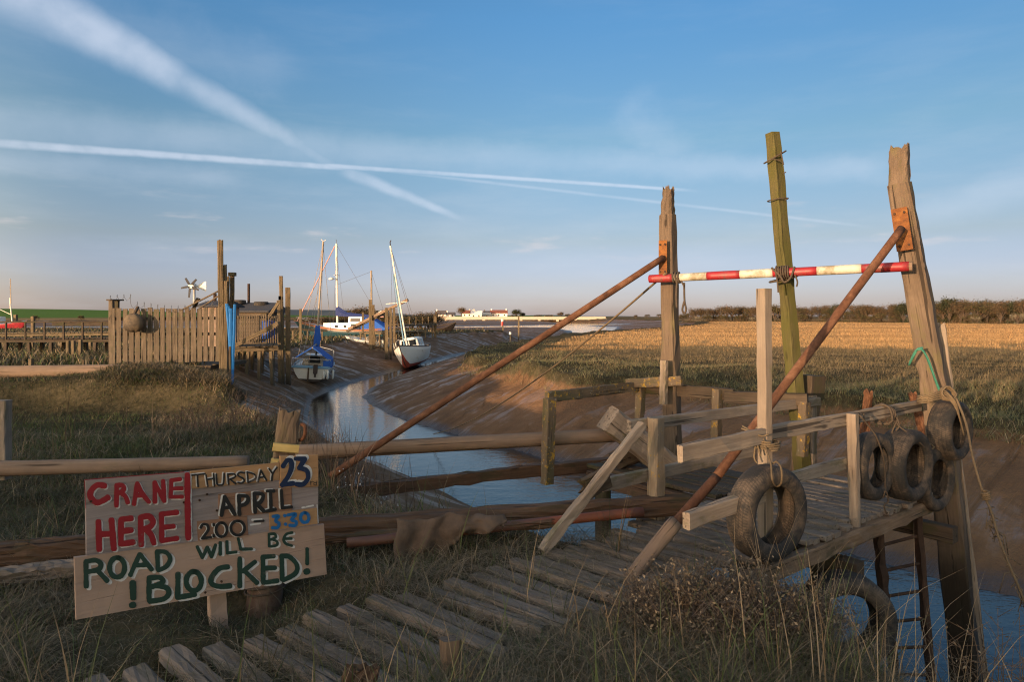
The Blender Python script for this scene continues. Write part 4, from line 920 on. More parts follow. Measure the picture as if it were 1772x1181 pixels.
# tall posts at the fence corner
for (u0, v0, u1, v1, Y, wd, mm, lb) in ((385, 690, 381, 415, 22.3, .17, 'stage', 'tallest dark post rising from the right end of the board fence'),
                                       (391, 690, 388, 458, 22.4, .15, 'stage', 'second tall post with a stepped top beside the tallest one'),
                                       (394, 640, 394, 478, 22.7, .11, 'stage', 'thin brown post between the stepped post and the capped post'),
                                       (401, 640, 402, 474, 22.9, .14, 'lichen', 'capped square post above the blue sheeting')):
    p = P(u0, v0, Y); t_ = P(u1, v1, Y); q = V((p.x, p.y, gz(p.x, p.y)-.3))
    e = empty('tall_post', q, lb, 'post', 'tall posts at the board fence corner')
    timber('timber', q, t_, wd, wd, M_[mm], e, up=V((.3, -.95, 0)), segs=14, wear=.006, ch=.012, jag1=.05 if mm == 'stage' else 0)
    if 'stepped' in lb: timber('timber', P(391, 690, Y-.15), P(391, 486, Y-.15), .09, .09, M_['stage'], e, up=V((.3, -.95, 0)), jag1=.03)
    if 'capped' in lb: mb = MB(); mb.box(P(402, 475, Y), (.20, .20, .12), ch=.01); mb.build('cap', M_['lichen'], e)
mb = MB()
for (pts, wd) in (([(392, 526), (396, 570), (399, 620), (401, 690)], .10), ([(399, 534), (399, 580), (400, 640), (401, 684)], .11), ([(406, 527), (405, 575), (403, 620), (402, 665)], .09), ([(395, 530), (402, 560), (400, 600)], .08)):
    L = [P(u, v, 22.0+.05*k) for k, (u, v) in enumerate(pts)]
    mb.ring_loft([[q+V((-wd/2, .01, 0)), q+V((0, -.02, 0)), q+V((wd/2, .01, 0)), q+V((0, .03, 0))] for q in L])
tag(mb.build('plastic_sheeting', M_['bluestrap']), 'bright blue plastic sheeting hanging down the fence corner posts', 'sheeting')
tag(timber('creek_stake', (P(399, 700, 21.4).x, 21.4, -1.6), P(398, 600, 21.5), .06, .06, M_['dark'], up=V((0, -1, 0))), 'thin black stake standing in the mud below the blue sheeting', 'stake')
# two sloping poles behind the fence and the wind turbine
for i, (a_, b_, lb) in enumerate(((P(318, 535, 24.5), P(380, 503, 24.2), 'upper of two slanting poles above the fence'), (P(344, 535, 24.2), P(382, 510, 24), 'lower of two slanting poles above the fence'))):
    tag(log('slanting_pole', a_, b_, .035, .03, M_['fence'], n=8, segs=4, wob=0), lb, 'pole')
wt = empty('wind_turbine', P(335, 540, 25), 'small white wind turbine with grey blades behind the fence', 'wind turbine')
hub = P(333, 496, 25.0)
log('mast', (hub.x+.02, 25.1, .2), (hub.x+.02, 25.1, hub.z), .05, .045, M_['galv'], wt, n=10, segs=3, wob=0)
mb = MB(); mb.box(hub, (.19, .26, .19), ch=.03); mb.build('hub_housing', M_['white'], wt)
for k in range(5):
    a = R(40+k*72+8); d = V((math.cos(a), 0, math.sin(a))); c0 = hub+V((0, -.17, 0)); pr = d.cross(V((0, 1, 0))); mb = MB(); L = .34 if k != 3 else .42
    mb.ring_loft([[c0+d*t+pr*w2+V((0, .012*s, 0)) for w2, s in ((-.5*wd, -1), (.5*wd, -1.6), (.5*wd, -.2), (-.5*wd, 1))] for t, wd in ((.07, .05), (.14, .085), (L, .06))])
    mb.build('blade', M_['felt'], wt)
mb = MB(); b0 = hub+V((.1, .05, 0)); prof = [(0, .02), (.28, .15), (.38, .19), (.38, -.19), (.28, -.15), (0, -.02)]
mb.ring_loft([[b0+V((x, y, z)) for x, z in prof] for y in (-.006, .006)]); mb.build('tail_vane', M_['white'], wt)
mb = MB(); mb.tube([b0+V((0, -.012, 0)), b0+V((.42, -.012, 0))], .012, 6); mb.build('tail_boom', M_['galv'], wt)
tag(timber('gnarled_branch', P(328, 548, 24.6), P(343, 516, 24.6), .10, .09, M_['dark'], wear=.03, segs=8, jag1=.06), 'dark knobbly timber below the wind turbine', 'timber')
# shed
sh = empty('shed', P(430, 602, 31), 'brown boarded shed with a dark felt roof behind the staging', 'shed')
def shed(e, u0, u1, vb, ve, vt, Y, dep, wall, roof, ridge_along=True):
    a_, b_ = P(u0, vb, Y), P(u1, vb, Y); zt = P(u0, ve, Y).z; zr = P(u0, vt, Y+dep/2).z
    mb = MB(); mb.box(((a_.x+b_.x)/2, Y+dep/2, (a_.z+zt)/2), (b_.x-a_.x, dep, zt-a_.z)); mb.build('wall', M_[wall], e)
    mb = MB(); x0, x1 = a_.x-.15, b_.x+.18
    for x in (0,):
        mb.ring_loft([[V((xx, Y-.15, zt-.02)), V((xx, Y-.15, zt+.05)), V((xx, Y+dep/2, zr+.05)), V((xx, Y+dep+.15, zt+.05)), V((xx, Y+dep+.15, zt-.02))] for xx in (x0, x1)])
    r_ = mb.build('roof', M_[roof], e); return a_, b_, zt, zr, r_
a_, b_, zt, zr, rf = shed(sh, 402, 461, 603, 540, 526, 31, 2.4, 'fence', 'felt')
mb = MB(); p = P(437, 528, 32.2); mb.tube([(p.x-.18, p.y, p.z-.1), (p.x-.18, p.y, p.z+1.0)], .06, 10); mb.build('stovepipe', M_['darkrust'], rf)
mb = MB()
for k in range(9): mb.beam((a_.x+.02, 30.985, a_.z+.2+k*.18), (b_.x-.02, 30.985, a_.z+.2+k*.18), .012, .02)
mb.beam((a_.x, 30.98, zt-.04), (b_.x+.15, 30.98, zt-.04), .05, .05); mb.build('wall_batten', M_['dark'], sh)
for (u, v) in ((452, 529), (413, 526)):
    o = proto.copy(); COL.objects.link(o); M = Matrix.Rotation(R(90), 4, 'X') @ Matrix.Diagonal((1.05, 1, 1.05, 1)); M.translation = P(u, v, 32.0)+V((0, 0, .07)); o.matrix_basis = M; WM[o.name] = M
    tag(o, 'black tyre weighing down the %s of the shed roof' % ('right end' if u > 430 else 'left end'), 'tyre', 'tyres lying on the shed roof')
sh2 = empty('hut', P(370, 540, 27), 'cream hut with a low dark roof peeping over the board fence', 'hut')
shed(sh2, 347, 379, 600, 531, 523, 27, 2.0, 'ply', 'felt')
mb = MB(); p = P(372, 522, 28); mb.tube([p-V((0, 0, .1)), p+V((0, 0, .32))], .07, 8); mb.build('chimney_pipe', M_['darkrust'], sh2)
tag(timber('roof_panel', P(368, 527, 27.4), P(379, 524, 27.6), .5, .04, M_['glass'], wear=0), 'small dark panel leaning on the cream hut roof', 'panel')

# ------------------------------------------------------------------ stagings on the left bank
def staging(name, lab, p0, p1, dep, legs, th=.11, mat='stage', back=True, railz=None, npost=0, group=None, board=True):
    p0, p1 = V(p0), V(p1); e = empty(name, (p0+p1)/2, lab, 'staging', group); d = (p1-p0).normalized(); nn = V((-d.y, d.x, 0)).normalized()*dep
    mb = MB(); L = (p1-p0).length; k = max(6, int(L/.22))
    for i in range(k):
        a = p0+(p1-p0)*((i+.5)/k); mb.beam(a-V((0, 0, .02)), a+nn-V((0, 0, .02)), L/k*.86, .045)
    mb.build('deck', M_[mat], e)
    timber('edge_beam', p0-V((0, 0, .13)), p1-V((0, 0, .13)), .1, th, M_[mat], e, segs=10, wear=.01)
    timber('edge_beam', p0+nn-V((0, 0, .13)), p1+nn-V((0, 0, .13)), .1, th, M_['dark'], e, segs=10, wear=.01)
    for i in range(legs):
        for q in ((0, 1) if back else (0,)):
            a = p0+(p1-p0)*((i+.3)/legs)+nn*q; timber('leg', (a.x+rr.uniform(-.1, .1), a.y, gz(a.x, a.y)-.4), (a.x, a.y, a.z-.2), .13, .13, M_[mat], e, up=V((0, -1, 0)), segs=6, wear=.008)
    if railz:
        timber('handrail', p0+V((0, 0, railz)), p1+V((0, 0, railz)), .05, .06, M_[mat], e, segs=10, wear=.008)
        for i in range(npost):
            a = p0+(p1-p0)*((i+.5)/npost); timber('rail_post', a-V((0, 0, .2)), a+V((0, 0, railz)), .07, .07, M_[mat], e, up=V((0, -1, 0)))
    return e
sg = staging('staging', 'staging with a slatted guard fence in front of the brown shed', P(404, 601, 27), P(482, 599, 27.5), 2.6, 4)
for i in range(19):
    u = 408+i*4.05; timber('pale', P(u, 594, 27.1), P(u+rr.uniform(-.4, .4), 546+rr.uniform(-1.5, 1.5), 27.1), .05, .02, M_['fence'], sg, up=V((0, -1, 0)), segs=3)
for v in (551, 590): timber('guard_rail', P(405, v, 27.15), P(482, v-2, 27.4), .05, .08, M_['stage'], sg, segs=5)
tag(timber('leaning_plank', P(408, 598, 26.6), P(482, 560, 26.8), .10, .16, M_['stage'], segs=8, wear=.01), 'heavy plank leaning across the slatted guard fence', 'plank')
tag(timber('leaning_plank', P(466, 548, 28), P(482, 524, 28), .08, .12, M_['stage'], segs=6, wear=.01), 'short beam slanting up to the left tall creek post', 'plank')
bb = empty('barrel', P(464, 594, 28.4), 'blue plastic barrel standing on the staging', 'barrel')
mb = MB(); c0 = P(464, 592, 28.4); rings = []
for z, r in ((0, .26), (.04, .29), (.26, .295), (.28, .305), (.30, .295), (.56, .295), (.58, .305), (.60, .295), (.80, .29), (.86, .25), (.88, .20)): rings.append([c0+V((r*math.cos(2*math.pi*j/18), r*math.sin(2*math.pi*j/18), z)) for j in range(18)])
mb.ring_loft(rings); mb.build('drum', M_['bluebarrel'], bb, smooth=True)
mb = MB(); mb.tube([c0+V((.1, 0, .87)), c0+V((.1, 0, .92))], .04, 8); mb.build('bung', M_['bluebarrel'], bb)
for (u0, v0, u1, v1, Y, wd, lb) in ((485, 664, 482, 520, 29, .15, 'short thick creek post left of the blue-covered boat'), (490, 664, 486, 478, 29.3, .15, 'tall creek post with a small red tag'), (499, 664, 498, 498, 30.0, .21, 'stout dark creek post nearest the blue-covered boat')):
    p = P(u0, v0, Y); q = V((p.x, p.y, min(p.z, gz(p.x, p.y))-.3)); e = empty('creek_post', q, lb, 'post', 'tall posts where the blue-covered boat is moored')
    timber('timber', q, P(u1, v1, Y), wd, wd, M_['stage'], e, up=V((.3, -.95, 0)), segs=14, wear=.008, ch=.012)
    if 'red' in lb: mb = MB(); mb.box(P(484, 516, 29.1), (.10, .03, .16)); mb.build('red_tag', M_['red'], e)
# far-left walkways
staging('walkway', 'long low walkway with a thin handrail beyond the left bank', P(-40, 586, 30), P(192, 585, 30.5), 1.0, 6, mat='dark', railz=.72, npost=7)
staging('walkway', 'lower dark walkway crossing behind the one with a handrail', P(-60, 577, 38), P(192, 575, 38), 1.2, 5, back=False)
staging('walkway', 'near low plank bridge in front of the handrail walkway', P(20, 624, 25), P(190, 621, 25), .8, 4, mat='dark', back=False)
tag(timber('crossbeam', P(92, 561, 33), P(192, 561, 33.4), .25, .20, M_['dark'], segs=8, wear=.01), 'dark beam lying along the walkway handrail', 'timber')
for (u, v0, v1, Y, lb) in ((57, 574, 548, 60, 'slim post in the mud near the red boat'), (27, 560, 545, 120, 'dark post beside the red boat'), (118, 618, 590, 27, 'dark prop under the low walkway, left of its rusty neighbour'), (127, 622, 590, 27.4, 'rusty prop under the low walkway'), (139, 615, 588, 27.8, 'black prop under the low walkway, right of its rusty neighbour'), (54, 640, 621, 20, 'short post just behind the thick log')):
    p = P(u, v0, Y); tag(timber('mud_post', (p.x, p.y, gz(p.x, p.y)-.3), P(u, v1, Y), .004*Y, .004*Y if Y > 50 else .13, M_['stage'], up=V((0, -1, 0)), segs=5), lb, 'post')
# staging by the ketch
sk = staging('staging', 'broad timber staging alongside the teal ketch', P(622, 574, 56), P(671, 575, 54), 4.0, 6)
staging('staging', 'low staging strip at the bow of the teal ketch', P(503, 568, 52), P(566, 570, 54), 1.4, 5, back=False)
staging('staging', 'jetty of trestles on the far bank beyond the white boat', P(690, 562, 62), P(756, 560, 72), 1.0, 5, railz=.75, npost=6, back=False)
for (u, v0, v1, Y, wd, lb) in ((520, 590, 535, 50, .18, 'dark post by the bow of the teal ketch'), (641, 605, 519, 53, .24, 'tallest staging post right of the ketch'), (646, 605, 528, 53.6, .2, 'shorter post beside the tallest staging post'),
                           (669, 626, 533, 49, .24, 'square post at the left of the white boat'), (676, 620, 533, 50, .16, 'thin post close left of the white boat mast'), (682, 600, 534, 52, .18, 'post just behind the white boat mast'), (628, 590, 541, 58, .16, 'post in the middle of the broad staging'),
                           (753, 580, 546, 72, .28, 'pale end post of the trestle jetty')):
    p = P(u, v0, Y); q = V((p.x, p.y, gz(p.x, p.y)-.4)); tag(timber('staging_post', q, P(u, v1, Y), wd, wd, M_['stage'], up=V((.2, -.95, 0)), segs=10, wear=.01), lb, 'post', 'staging posts along the left bank')
tag(timber('derrick_boom', P(603, 570, 54), P(706, 519, 52), .16, .2, M_['log'], segs=12, wear=.01), 'long wooden boom slanting up over the staging to the white boat', 'boom')
tag(timber('derrick_boom', P(600, 574, 54.5), P(671, 540, 54), .14, .2, M_['fence'], segs=12, wear=.01), 'second timber propped below the slanting boom', 'boom')
tag(timber('notice_board', P(652, 545, 53.4), P(661, 540, 53.4), .03, .24, M_['white'], segs=2, wear=0), 'small white board fixed to the slanting timber', 'board')
tag(timber('crossbar', P(668, 526.5, 50), P(704, 522.5, 50), .05, .05, M_['whitespar'], segs=3, wear=0), 'thin pale bar across the top of the staging posts', 'bar')

# ------------------------------------------------------------------ boats
def hull_pts(L, B, Dp, sheer, transom, rake, n=16, m=9, full=.55, keel=.0):
    """stations stern (t=0) to bow (t=1), half sections keel to gunwale; x forward"""
    rows = []
    for i in range(n+1):
        t = i/n; bt = (transom+(1-transom)*math.sin(min(1, t/.45)*math.pi/2)) if t < .45 else max(0, 1-((t-.45)/.55)**2.3)
        zg = Dp+sheer*((t-.35)**2)*(2.2 if t > .35 else 1.0); zk = .10*(1-t)+Dp*.9*max(0, (t-.86)/.14)**1.6
        row = []
        for j in range(m+1):
            s = j/m; y = B/2*bt*(s**(full*(1+.7*max(0, t-.6))))*(1-.04*(s > .95)); z = zk+(zg-zk)*(s**1.55); x = t*L+rake*s*max(0, (t-.7)/.3)**2
            row.append(V((x, y, z)))
        rows.append(row)
    return rows
def build_hull(root, M0, rows, wl, mats, names=('topsides', 'bottom')):
    m = len(rows[0])-1; top, bot = MB(), MB()
    for sgn in (1, -1):
        for i in range(len(rows)-1):
            for j in range(m):
                q = [rows[i][j], rows[i+1][j], rows[i+1][j+1], rows[i][j+1]]; q = [V((p.x, p.y*sgn, p.z)) for p in q]
                if sgn < 0: q.reverse()
                k = j/m; (bot if k < wl else top).quad(*q)
    for j in range(m):
        a, b_ = rows[0][j], rows[0][j+1]; (bot if j/m < wl else top).quad(V((a.x, -a.y, a.z)), V((a.x, a.y, a.z)), V((b_.x, b_.y, b_.z)), V((b_.x, -b_.y, b_.z)))
    top.build(names[0], mats[0], root, M0, smooth=True); bot.build(names[1], mats[1], root, M0, smooth=True)
    dk = MB()
    for i in range(len(rows)-1):
        a, b_ = rows[i][m], rows[i+1][m]; dk.quad(V((a.x, -a.y*.97, a.z-.04)), V((b_.x, -b_.y*.97, b_.z-.04)), V((b_.x, b_.y*.97, b_.z-.04)), V((a.x, a.y*.97, a.z-.04)))
    dk.build('deck', mats[2], root, M0)
    st = MB()
    for sgn in (1, -1): st.tube([V((r[m].x, r[m].y*sgn*1.01, r[m].z)) for r in rows], .035, 6)
    st.tube([V((rows[0][m].x, -rows[0][m].y, rows[0][m].z)), V((rows[0][m].x, rows[0][m].y, rows[0][m].z))], .035, 6)
    st.build('rubbing_strake', mats[3], root, M0)
def local(loc, heading, heel=0, trim=0, sc=1):
    """heading: angle of the bow from +X; heel rolls the masthead to the boat's right"""
    return Matrix.Translation(V(loc)) @ Matrix.Rotation(heading, 4, 'Z') @ Matrix.Rotation(trim, 4, 'Y') @ Matrix.Rotation(heel, 4, 'X')
def lt(name, pts, r, mat, root, M0, n=7):
    mb = MB(); mb.tube([V(p) for p in pts], r, n); return mb.build(name, M_[mat], root, M0)
# white boat, bow towards the viewer, heeled to the left of the picture
wb_p = P(700, 638, 45.5); wbz = gz(wb_p.x-.2, wb_p.y+2.5)
wb = empty('white_boat', (wb_p.x, wb_p.y, WL), 'white yacht with red bottom and tilted mast aground bow-on in the creek', 'sailing boat')
hd = R(-93); bow_len = 6.6
M0 = local((wb_p.x, wb_p.y, -1.95), hd, R(9.5)) @ Matrix.Translation((-6.3, 0, 0))
rows = hull_pts(6.3, 2.3, 1.25, .42, .8, .42, full=.50); build_hull(wb, M0, rows, .27, (M_['white'], M_['antifoul'], M_['white'], M_['darkbottom']))
lt('stem_post', [(6.42+.3, 0, 1.62), (6.34, 0, .9), (6.0, 0, .35), (5.6, 0, .1)], .03, 'darkbottom', wb, M0)
mb = MB(); mb.ring_loft([[V((x, y*w_, z)) for y, z in ((-.8, 1.2), (-.72, 1.95), (-.35, 2.06), (.35, 2.06), (.72, 1.95), (.8, 1.2))] for x, w_ in ((2.0, 1.0), (3.55, .86))]); wh = mb.build('wheelhouse', M_['white'], wb, M0)
for (a, b2) in (((3.60, -.52), (3.60, -.05)), ((3.60, .05), (3.60, .52))):
    mb = MB(); mb.quad((3.575, a[1], 1.5), (3.575, b2[1], 1.5), (3.575, b2[1]*.96, 1.88), (3.575, a[1]*.96, 1.88)); mb.build('window', M_['glass'], wh, M0)
for sg in (1, -1): mb = MB(); mb.quad(*[V((x, sg*y, z)) for x, y, z in ((2.2, .805, 1.48), (3.3, .725, 1.48), (3.3, .66, 1.86), (2.2, .745, 1.86))]); mb.build('window', M_['glass'], wh, M0)
mb = MB(); mb.ring_loft([[V((x, y*w_, z)) for y, z in ((-.6, 1.2), (-.5, 1.48), (.5, 1.48), (.6, 1.2))] for x, w_ in ((3.58, 1.0), (5.2, .6))]); mb.build('coachroof', M_['white'], wb, M0)
lt('mast', [(4.3, 0, 1.3), (4.3, 0, 8.6)], .065, 'whitespar', wb, M0)
lt('blue_mast_wrap', [(4.42, -.16, 1.4), (4.36, -.10, 6.6)], .045, 'blueband', wb, M0)
lt('masthead_fitting', [(4.3, 0, 8.6), (4.3, .02, 8.85), (4.38, .12, 8.95)], .035, 'darkrust', wb, M0)
for nm, p in (('forestay', (6.6, 0, 1.62)), ('shroud', (4.2, 1.05, 1.3)), ('shroud', (4.2, -1.05, 1.3)), ('backstay', (0, 0, 1.2))): lt(nm, [p, (4.3, 0, 8.5)], .010, 'wire', wb, M0, 4)
for p in ((5.6, .45), (5.6, -.45), (4.7, .8), (4.7, -.8)): lt('stanchion', [(p[0], p[1], 1.35), (p[0]+.05, p[1]*1.02, 1.85)], .03, 'whitespar', wb, M0)
lt('pulpit_rail', [(5.65, -.46, 1.85), (6.5, -.12, 2.0), (6.6, 0, 2.0), (6.5, .12, 2.0), (5.65, .46, 1.85)], .018, 'galv', wb, M0)
WBM = M0.copy()
# blue-covered boat, stern towards the viewer
bp = P(538, 668, 32.5)
bb_ = empty('covered_boat', (bp.x, bp.y, -1.9), 'small cream yacht under a bright blue canvas cover moored stern-on in the mud', 'sailing boat')
M0 = local((bp.x-.05, bp.y, -1.62), R(102), R(3.5)) @ Matrix.Translation((0, 0, 0))
rows = hull_pts(6.0, 1.95, .80, .30, .86, .5, full=.42); build_hull(bb_, M0, rows, .30, (M_['cream'], M_['darkbottom'], M_['cream'], M_['blueband']))
mb = MB(); mb.beam((-.03, -.88, .80), (-.03, .88, .80), .05, .10); mb.build('transom_band', M_['blueband'], bb_, M0)
mb = MB(); mb.box((-.09, .10, .28), (.06, .07, 1.0)); mb.build('rudder', M_['rot'], bb_, M0)
mb = MB(); mb.box((-.13, -.22, .72), (.16, .2, .44), ch=.03); mb.box((-.15, -.22, .44), (.08, .09, .2)); mb.build('outboard_motor', M_['darkbottom'], bb_, M0)
for sg in (-1, 1):
    mb = MB(); rg = []
    for i in range(7):
        t = i/6; x = .1+t*2.9; pk = 1.72+.05*math.sin(t*6); ed = 1.16+.03*math.sin(t*17)
        rg.append([V((x, sg*.04, pk+.03)), V((x, sg*.38, 1.50-.03*math.sin(t*9))), V((x, sg*.86, ed)), V((x, sg*.84, ed-.04)), V((x, sg*.36, 1.46)), V((x, sg*.02, pk-.03))])
    mb.ring_loft(rg); mb.build('canvas_cover', M_['bluecloth'], bb_, M0)
mb = MB(); mb.ring_loft([[V((x, -.97, .82)), V((x, -.95, 1.20)), V((x, -.90, 1.20)), V((x, -.92, .82))] for x in (.05, 1.4)]); mb.build('spray_dodger', M_['bluecloth'], bb_, M0)
mb = MB(); mb.ring_loft([[V((-.0, y, .82)), V((-.0, y, 1.14)), V((.03, y, 1.14)), V((.03, y, .82))] for y in (-.96, -.55)]); mb.build('spray_dodger', M_['bluecloth'], bb_, M0)
mb = MB(); mb.ring_loft([[V((x, y, z)) for y, z in ((-.62, .75), (-.5, 1.22), (.5, 1.22), (.62, .75))] for x in (2.2, 4.4)]); mb.build('cabin', M_['cream'], bb_, M0)
mb = MB(); mb.quad((2.17, -.3, .85), (2.17, .3, .85), (2.17, .26, 1.18), (2.17, -.26, 1.18)); mb.build('companionway', M_['glass'], bb_, M0)
lt('mast', [(3.0, 0, 1.2), (3.0, 0, 7.15)], .05, 'spar', bb_, M0)
lt('boom', [(2.9, 0, 1.8), (.1, 0, 1.72)], .04, 'spar', bb_, M0)
mb = MB(); mb.ring_loft([[V((3.1, -.05, 1.7)), V((2.75, -.15, 1.7)), V((2.75, .15, 1.7)), V((3.1, .05, 1.7))], [V((3.12, -.1, 2.2)), V((2.8, -.2, 2.1)), V((2.8, .15, 2.1)), V((3.12, .1, 2.2))], [V((3.1, -.1, 2.75)), V((2.88, -.12, 2.72)), V((2.88, .12, 2.72)), V((3.1, .1, 2.75))]]); mb.build('sail_cover', M_['bluecloth'], bb_, M0)
for nm, p, q in (('shroud', (2.9, .92, .85), 7.0), ('shroud', (2.9, -.92, .85), 7.0), ('backstay', (0, .1, .85), 7.1), ('forestay', (6.3, 0, 1.1), 7.0)): lt(nm, [p, (3.0, 0, q)], .010, 'spar', bb_, M0, 4)
lt('backstay', [(0, .5, .85), (2.9, .05, 4.8)], .010, 'spar', bb_, M0, 4)
lt('masthead_fitting', [(3.0, -.12, 7.22), (3.0, 0, 7.15), (3.0, .12, 7.25)], .02, 'white', bb_, M0)
lt('pushpit_rail', [(.8, .88, .85), (.7, .9, 1.2), (0, .88, 1.2), (-.04, 0, 1.18), (0, -.88, 1.2)], .018, 'galv', bb_, M0)
for y in (.88, .3, -.5): lt('stanchion', [(0, y, .82), (0, y, 1.2)], .016, 'galv', bb_, M0)
lt('pulpit_rail', [(4.6, -.8, .95), (4.6, -.82, 1.4), (5.4, -.5, 1.45), (6.2, 0, 1.5)], .016, 'galv', bb_, M0)
for i, (x, y) in enumerate(((.02, -.62), (.02, -.8), (.5, -1.02))):
    mb = MB(); mb.tube([M0 @ V((x-.06, y, .70)), M0 @ V((x-.06, y, .62)), M0 @ V((x-.06, y, .30)), M0 @ V((x-.06, y, .25))], [.03, .055, .055, .02], 8); tag(mb.build('fender', M_['white'], smooth=True), ('white fender on the transom of the blue-covered boat, left of its twin', 'white fender at the transom corner of the blue-covered boat', 'white fender on the right flank of the blue-covered boat')[i], 'fender')
def line_between(a, b, sag, r, mat, lab):
    a, b = V(a), V(b); mb = MB(); mb.tube([a.lerp(b, t)-V((0, 0, sag*4*t*(1-t))) for t in (0, .15, .3, .5, .7, .85, 1)], r, 5); tag(mb.build('mooring_line', M_[mat], smooth=True), lab, 'rope')
line_between(M0 @ V((.1, .95, .85)), P(499, 640, 30.0), .15, .012, 'rope', 'mooring line from the blue-covered boat to the stout creek post')
line_between(M0 @ V((2.0, .97, .85)), P(498, 620, 30.0), .2, .012, 'rope', 'second mooring line of the blue-covered boat, running farther forward')
# teal ketch behind the staging
kp = P(598, 580, 66)
kt = empty('teal_ketch', (kp.x, kp.y, -.7), 'teal-hulled ketch with white cabin, navy sail cover and two pale masts', 'sailing boat')
M0 = local((P(668, 580, 64).x, 64, -1.38), math.pi+R(-12), R(-1.5))
rows = hull_pts(8.4, 2.7, 1.75, .9, .7, 1.0, full=.5); build_hull(kt, M0, rows, .3, (M_['teal'], M_['darkbottom'], M_['cream'], M_['varnish']))
mb = MB(); m_ = 9
for sg in (1, -1):
    mb.ring_loft([[V((r[m_].x, r[m_].y*sg*1.015, r[m_].z+d)) for d in (-.16, .06)]+[V((r[m_].x, r[m_].y*sg*.985, r[m_].z+d)) for d in (.06, -.16)] for r in rows[:-1]])
mb.build('toerail', M_['varnish'], kt, M0)
mb = MB(); mb.ring_loft([[V((x, y*w_, z)) for y, z in ((-.95, 1.7), (-.88, 2.38), (.88, 2.38), (.95, 1.7))] for x, w_ in ((3.1, 1.0), (6.0, .75))]); cb = mb.build('cabin', M_['white'], kt, M0)
mb = MB(); mb.ring_loft([[V((x, y, z)) for y, z in ((-.85, 2.3), (-.75, 2.95), (.75, 2.95), (.85, 2.3))] for x in (2.0, 3.4)]); mb.build('wheelhouse', M_['white'], kt, M0)
for x in (3.7, 4.6):
    for sg in (1, -1): mb = MB(); mb.tube([(x, sg*.86, 2.08), (x, sg*.97, 2.08)], .12, 12); mb.build('porthole', M_['glass'], cb, M0)
for sg in (1, -1): mb = MB(); mb.quad(*[V((x, sg*y, z)) for x, y, z in ((2.2, .83, 2.5), (3.2, .83, 2.5), (3.2, .775, 2.85), (2.2, .775, 2.85))]); mb.build('window', M_['glass'], cb, M0)
lt('main_mast', [(4.9, 0, 1.8), (4.9, 0, 9.9)], .10, 'whitespar', kt, M0); lt('mizzen_mast', [(1.4, 0, 1.8), (1.4, 0, 7.3)], .085, 'spar', kt, M0)
mb = MB(); mb.ring_loft([[V((x, .14*k, z-.03)), V((x, .18*k, z+h*.5)), V((x, .05*k, z+h)), V((x, -.05*k, z+h)), V((x, -.18*k, z+h*.5)), V((x, -.14*k, z-.03))] for x, z, h, k in ((5.0, 3.05, 1.0, 1), (4.75, 3.05, .85, 1.1), (3.9, 3.0, .36, 1.1), (2.4, 2.95, .25, .9), (1.6, 2.95, .2, .7))]); mb.build('sail_cover', M_['navycloth'], kt, M0)
lt('boom', [(1.5, 0, 2.95), (.2, 0, 2.95)], .06, 'pinkwire', kt, M0)
mb = MB(); mb.ring_loft([[V((x, y, z)) for y, z in ((-1.0, 1.75), (-.5, 2.9-k), (.5, 2.9-k), (1.0, 1.75))] for x, k in ((2.1, 0), (1.2, .1), (-.6, 1.0))]); mb.build('cockpit_cover', M_['bluecloth'], kt, M0)
mb = MB(); mb.tube([(5.0, .1, 6.55), (5.25, .45, 6.55)], .03, 6); mb.tube([(5.25, .45, 6.45), (5.25, .45, 6.5), (5.25, .45, 6.62), (5.25, .45, 6.68)], [.15, .24, .24, .12], 14); mb.build('radar_dome', M_['white'], kt, M0)
lt('furled_foresail', [(9.1, 0, 2.5), (8.2, 0, 4.1), (5.05, 0, 9.7)], .05, 'pinkwire', kt, M0)
for nm, p, q in (('stay', (1.4, 0, 7.2), (4.9, 0, 6.0)), ('stay', (0, 0, 1.8), (4.9, 0, 9.8)), ('shroud', (4.7, 1.3, 1.8), (4.9, 0, 9.2)), ('shroud', (4.7, -1.3, 1.8), (4.9, 0, 9.2)), ('shroud', (1.2, 1.1, 1.8), (1.4, 0, 7)), ('stay', (-.3, 0, 1.9), (1.4, 0, 7.2))): lt(nm, [p, q], .012, 'wire', kt, M0, 4)
lt('pulpit_rail', [(7.2, 1.0, 2.0), (7.3, 1.0, 2.6), (9.0, .25, 2.9), (9.0, -.25, 2.9), (7.3, -1.0, 2.6), (7.2, -1.0, 2.0)], .022, 'galv', kt, M0)
mb = MB(); mb.beam((4.9, -.55, 6.9), (4.9, .55, 6.9), .05, .05); mb.build('spreader', M_['whitespar'], kt, M0)
lt('masthead_fitting', [(4.9, 0, 9.9), (4.9, 0, 10.25), (4.9, .12, 10.28)], .02, 'wire', kt, M0)
line_between(WBM @ V((6.3, 0, 1.6)), P(669, 590, 49), .2, .014, 'rope', 'mooring line from the bow of the white boat to the square staging post')
line_between(WBM @ V((2.0, -1.1, 1.25)), P(682, 580, 52), .15, .014, 'rope', 'mooring line from the side of the white boat to the post behind its mast')
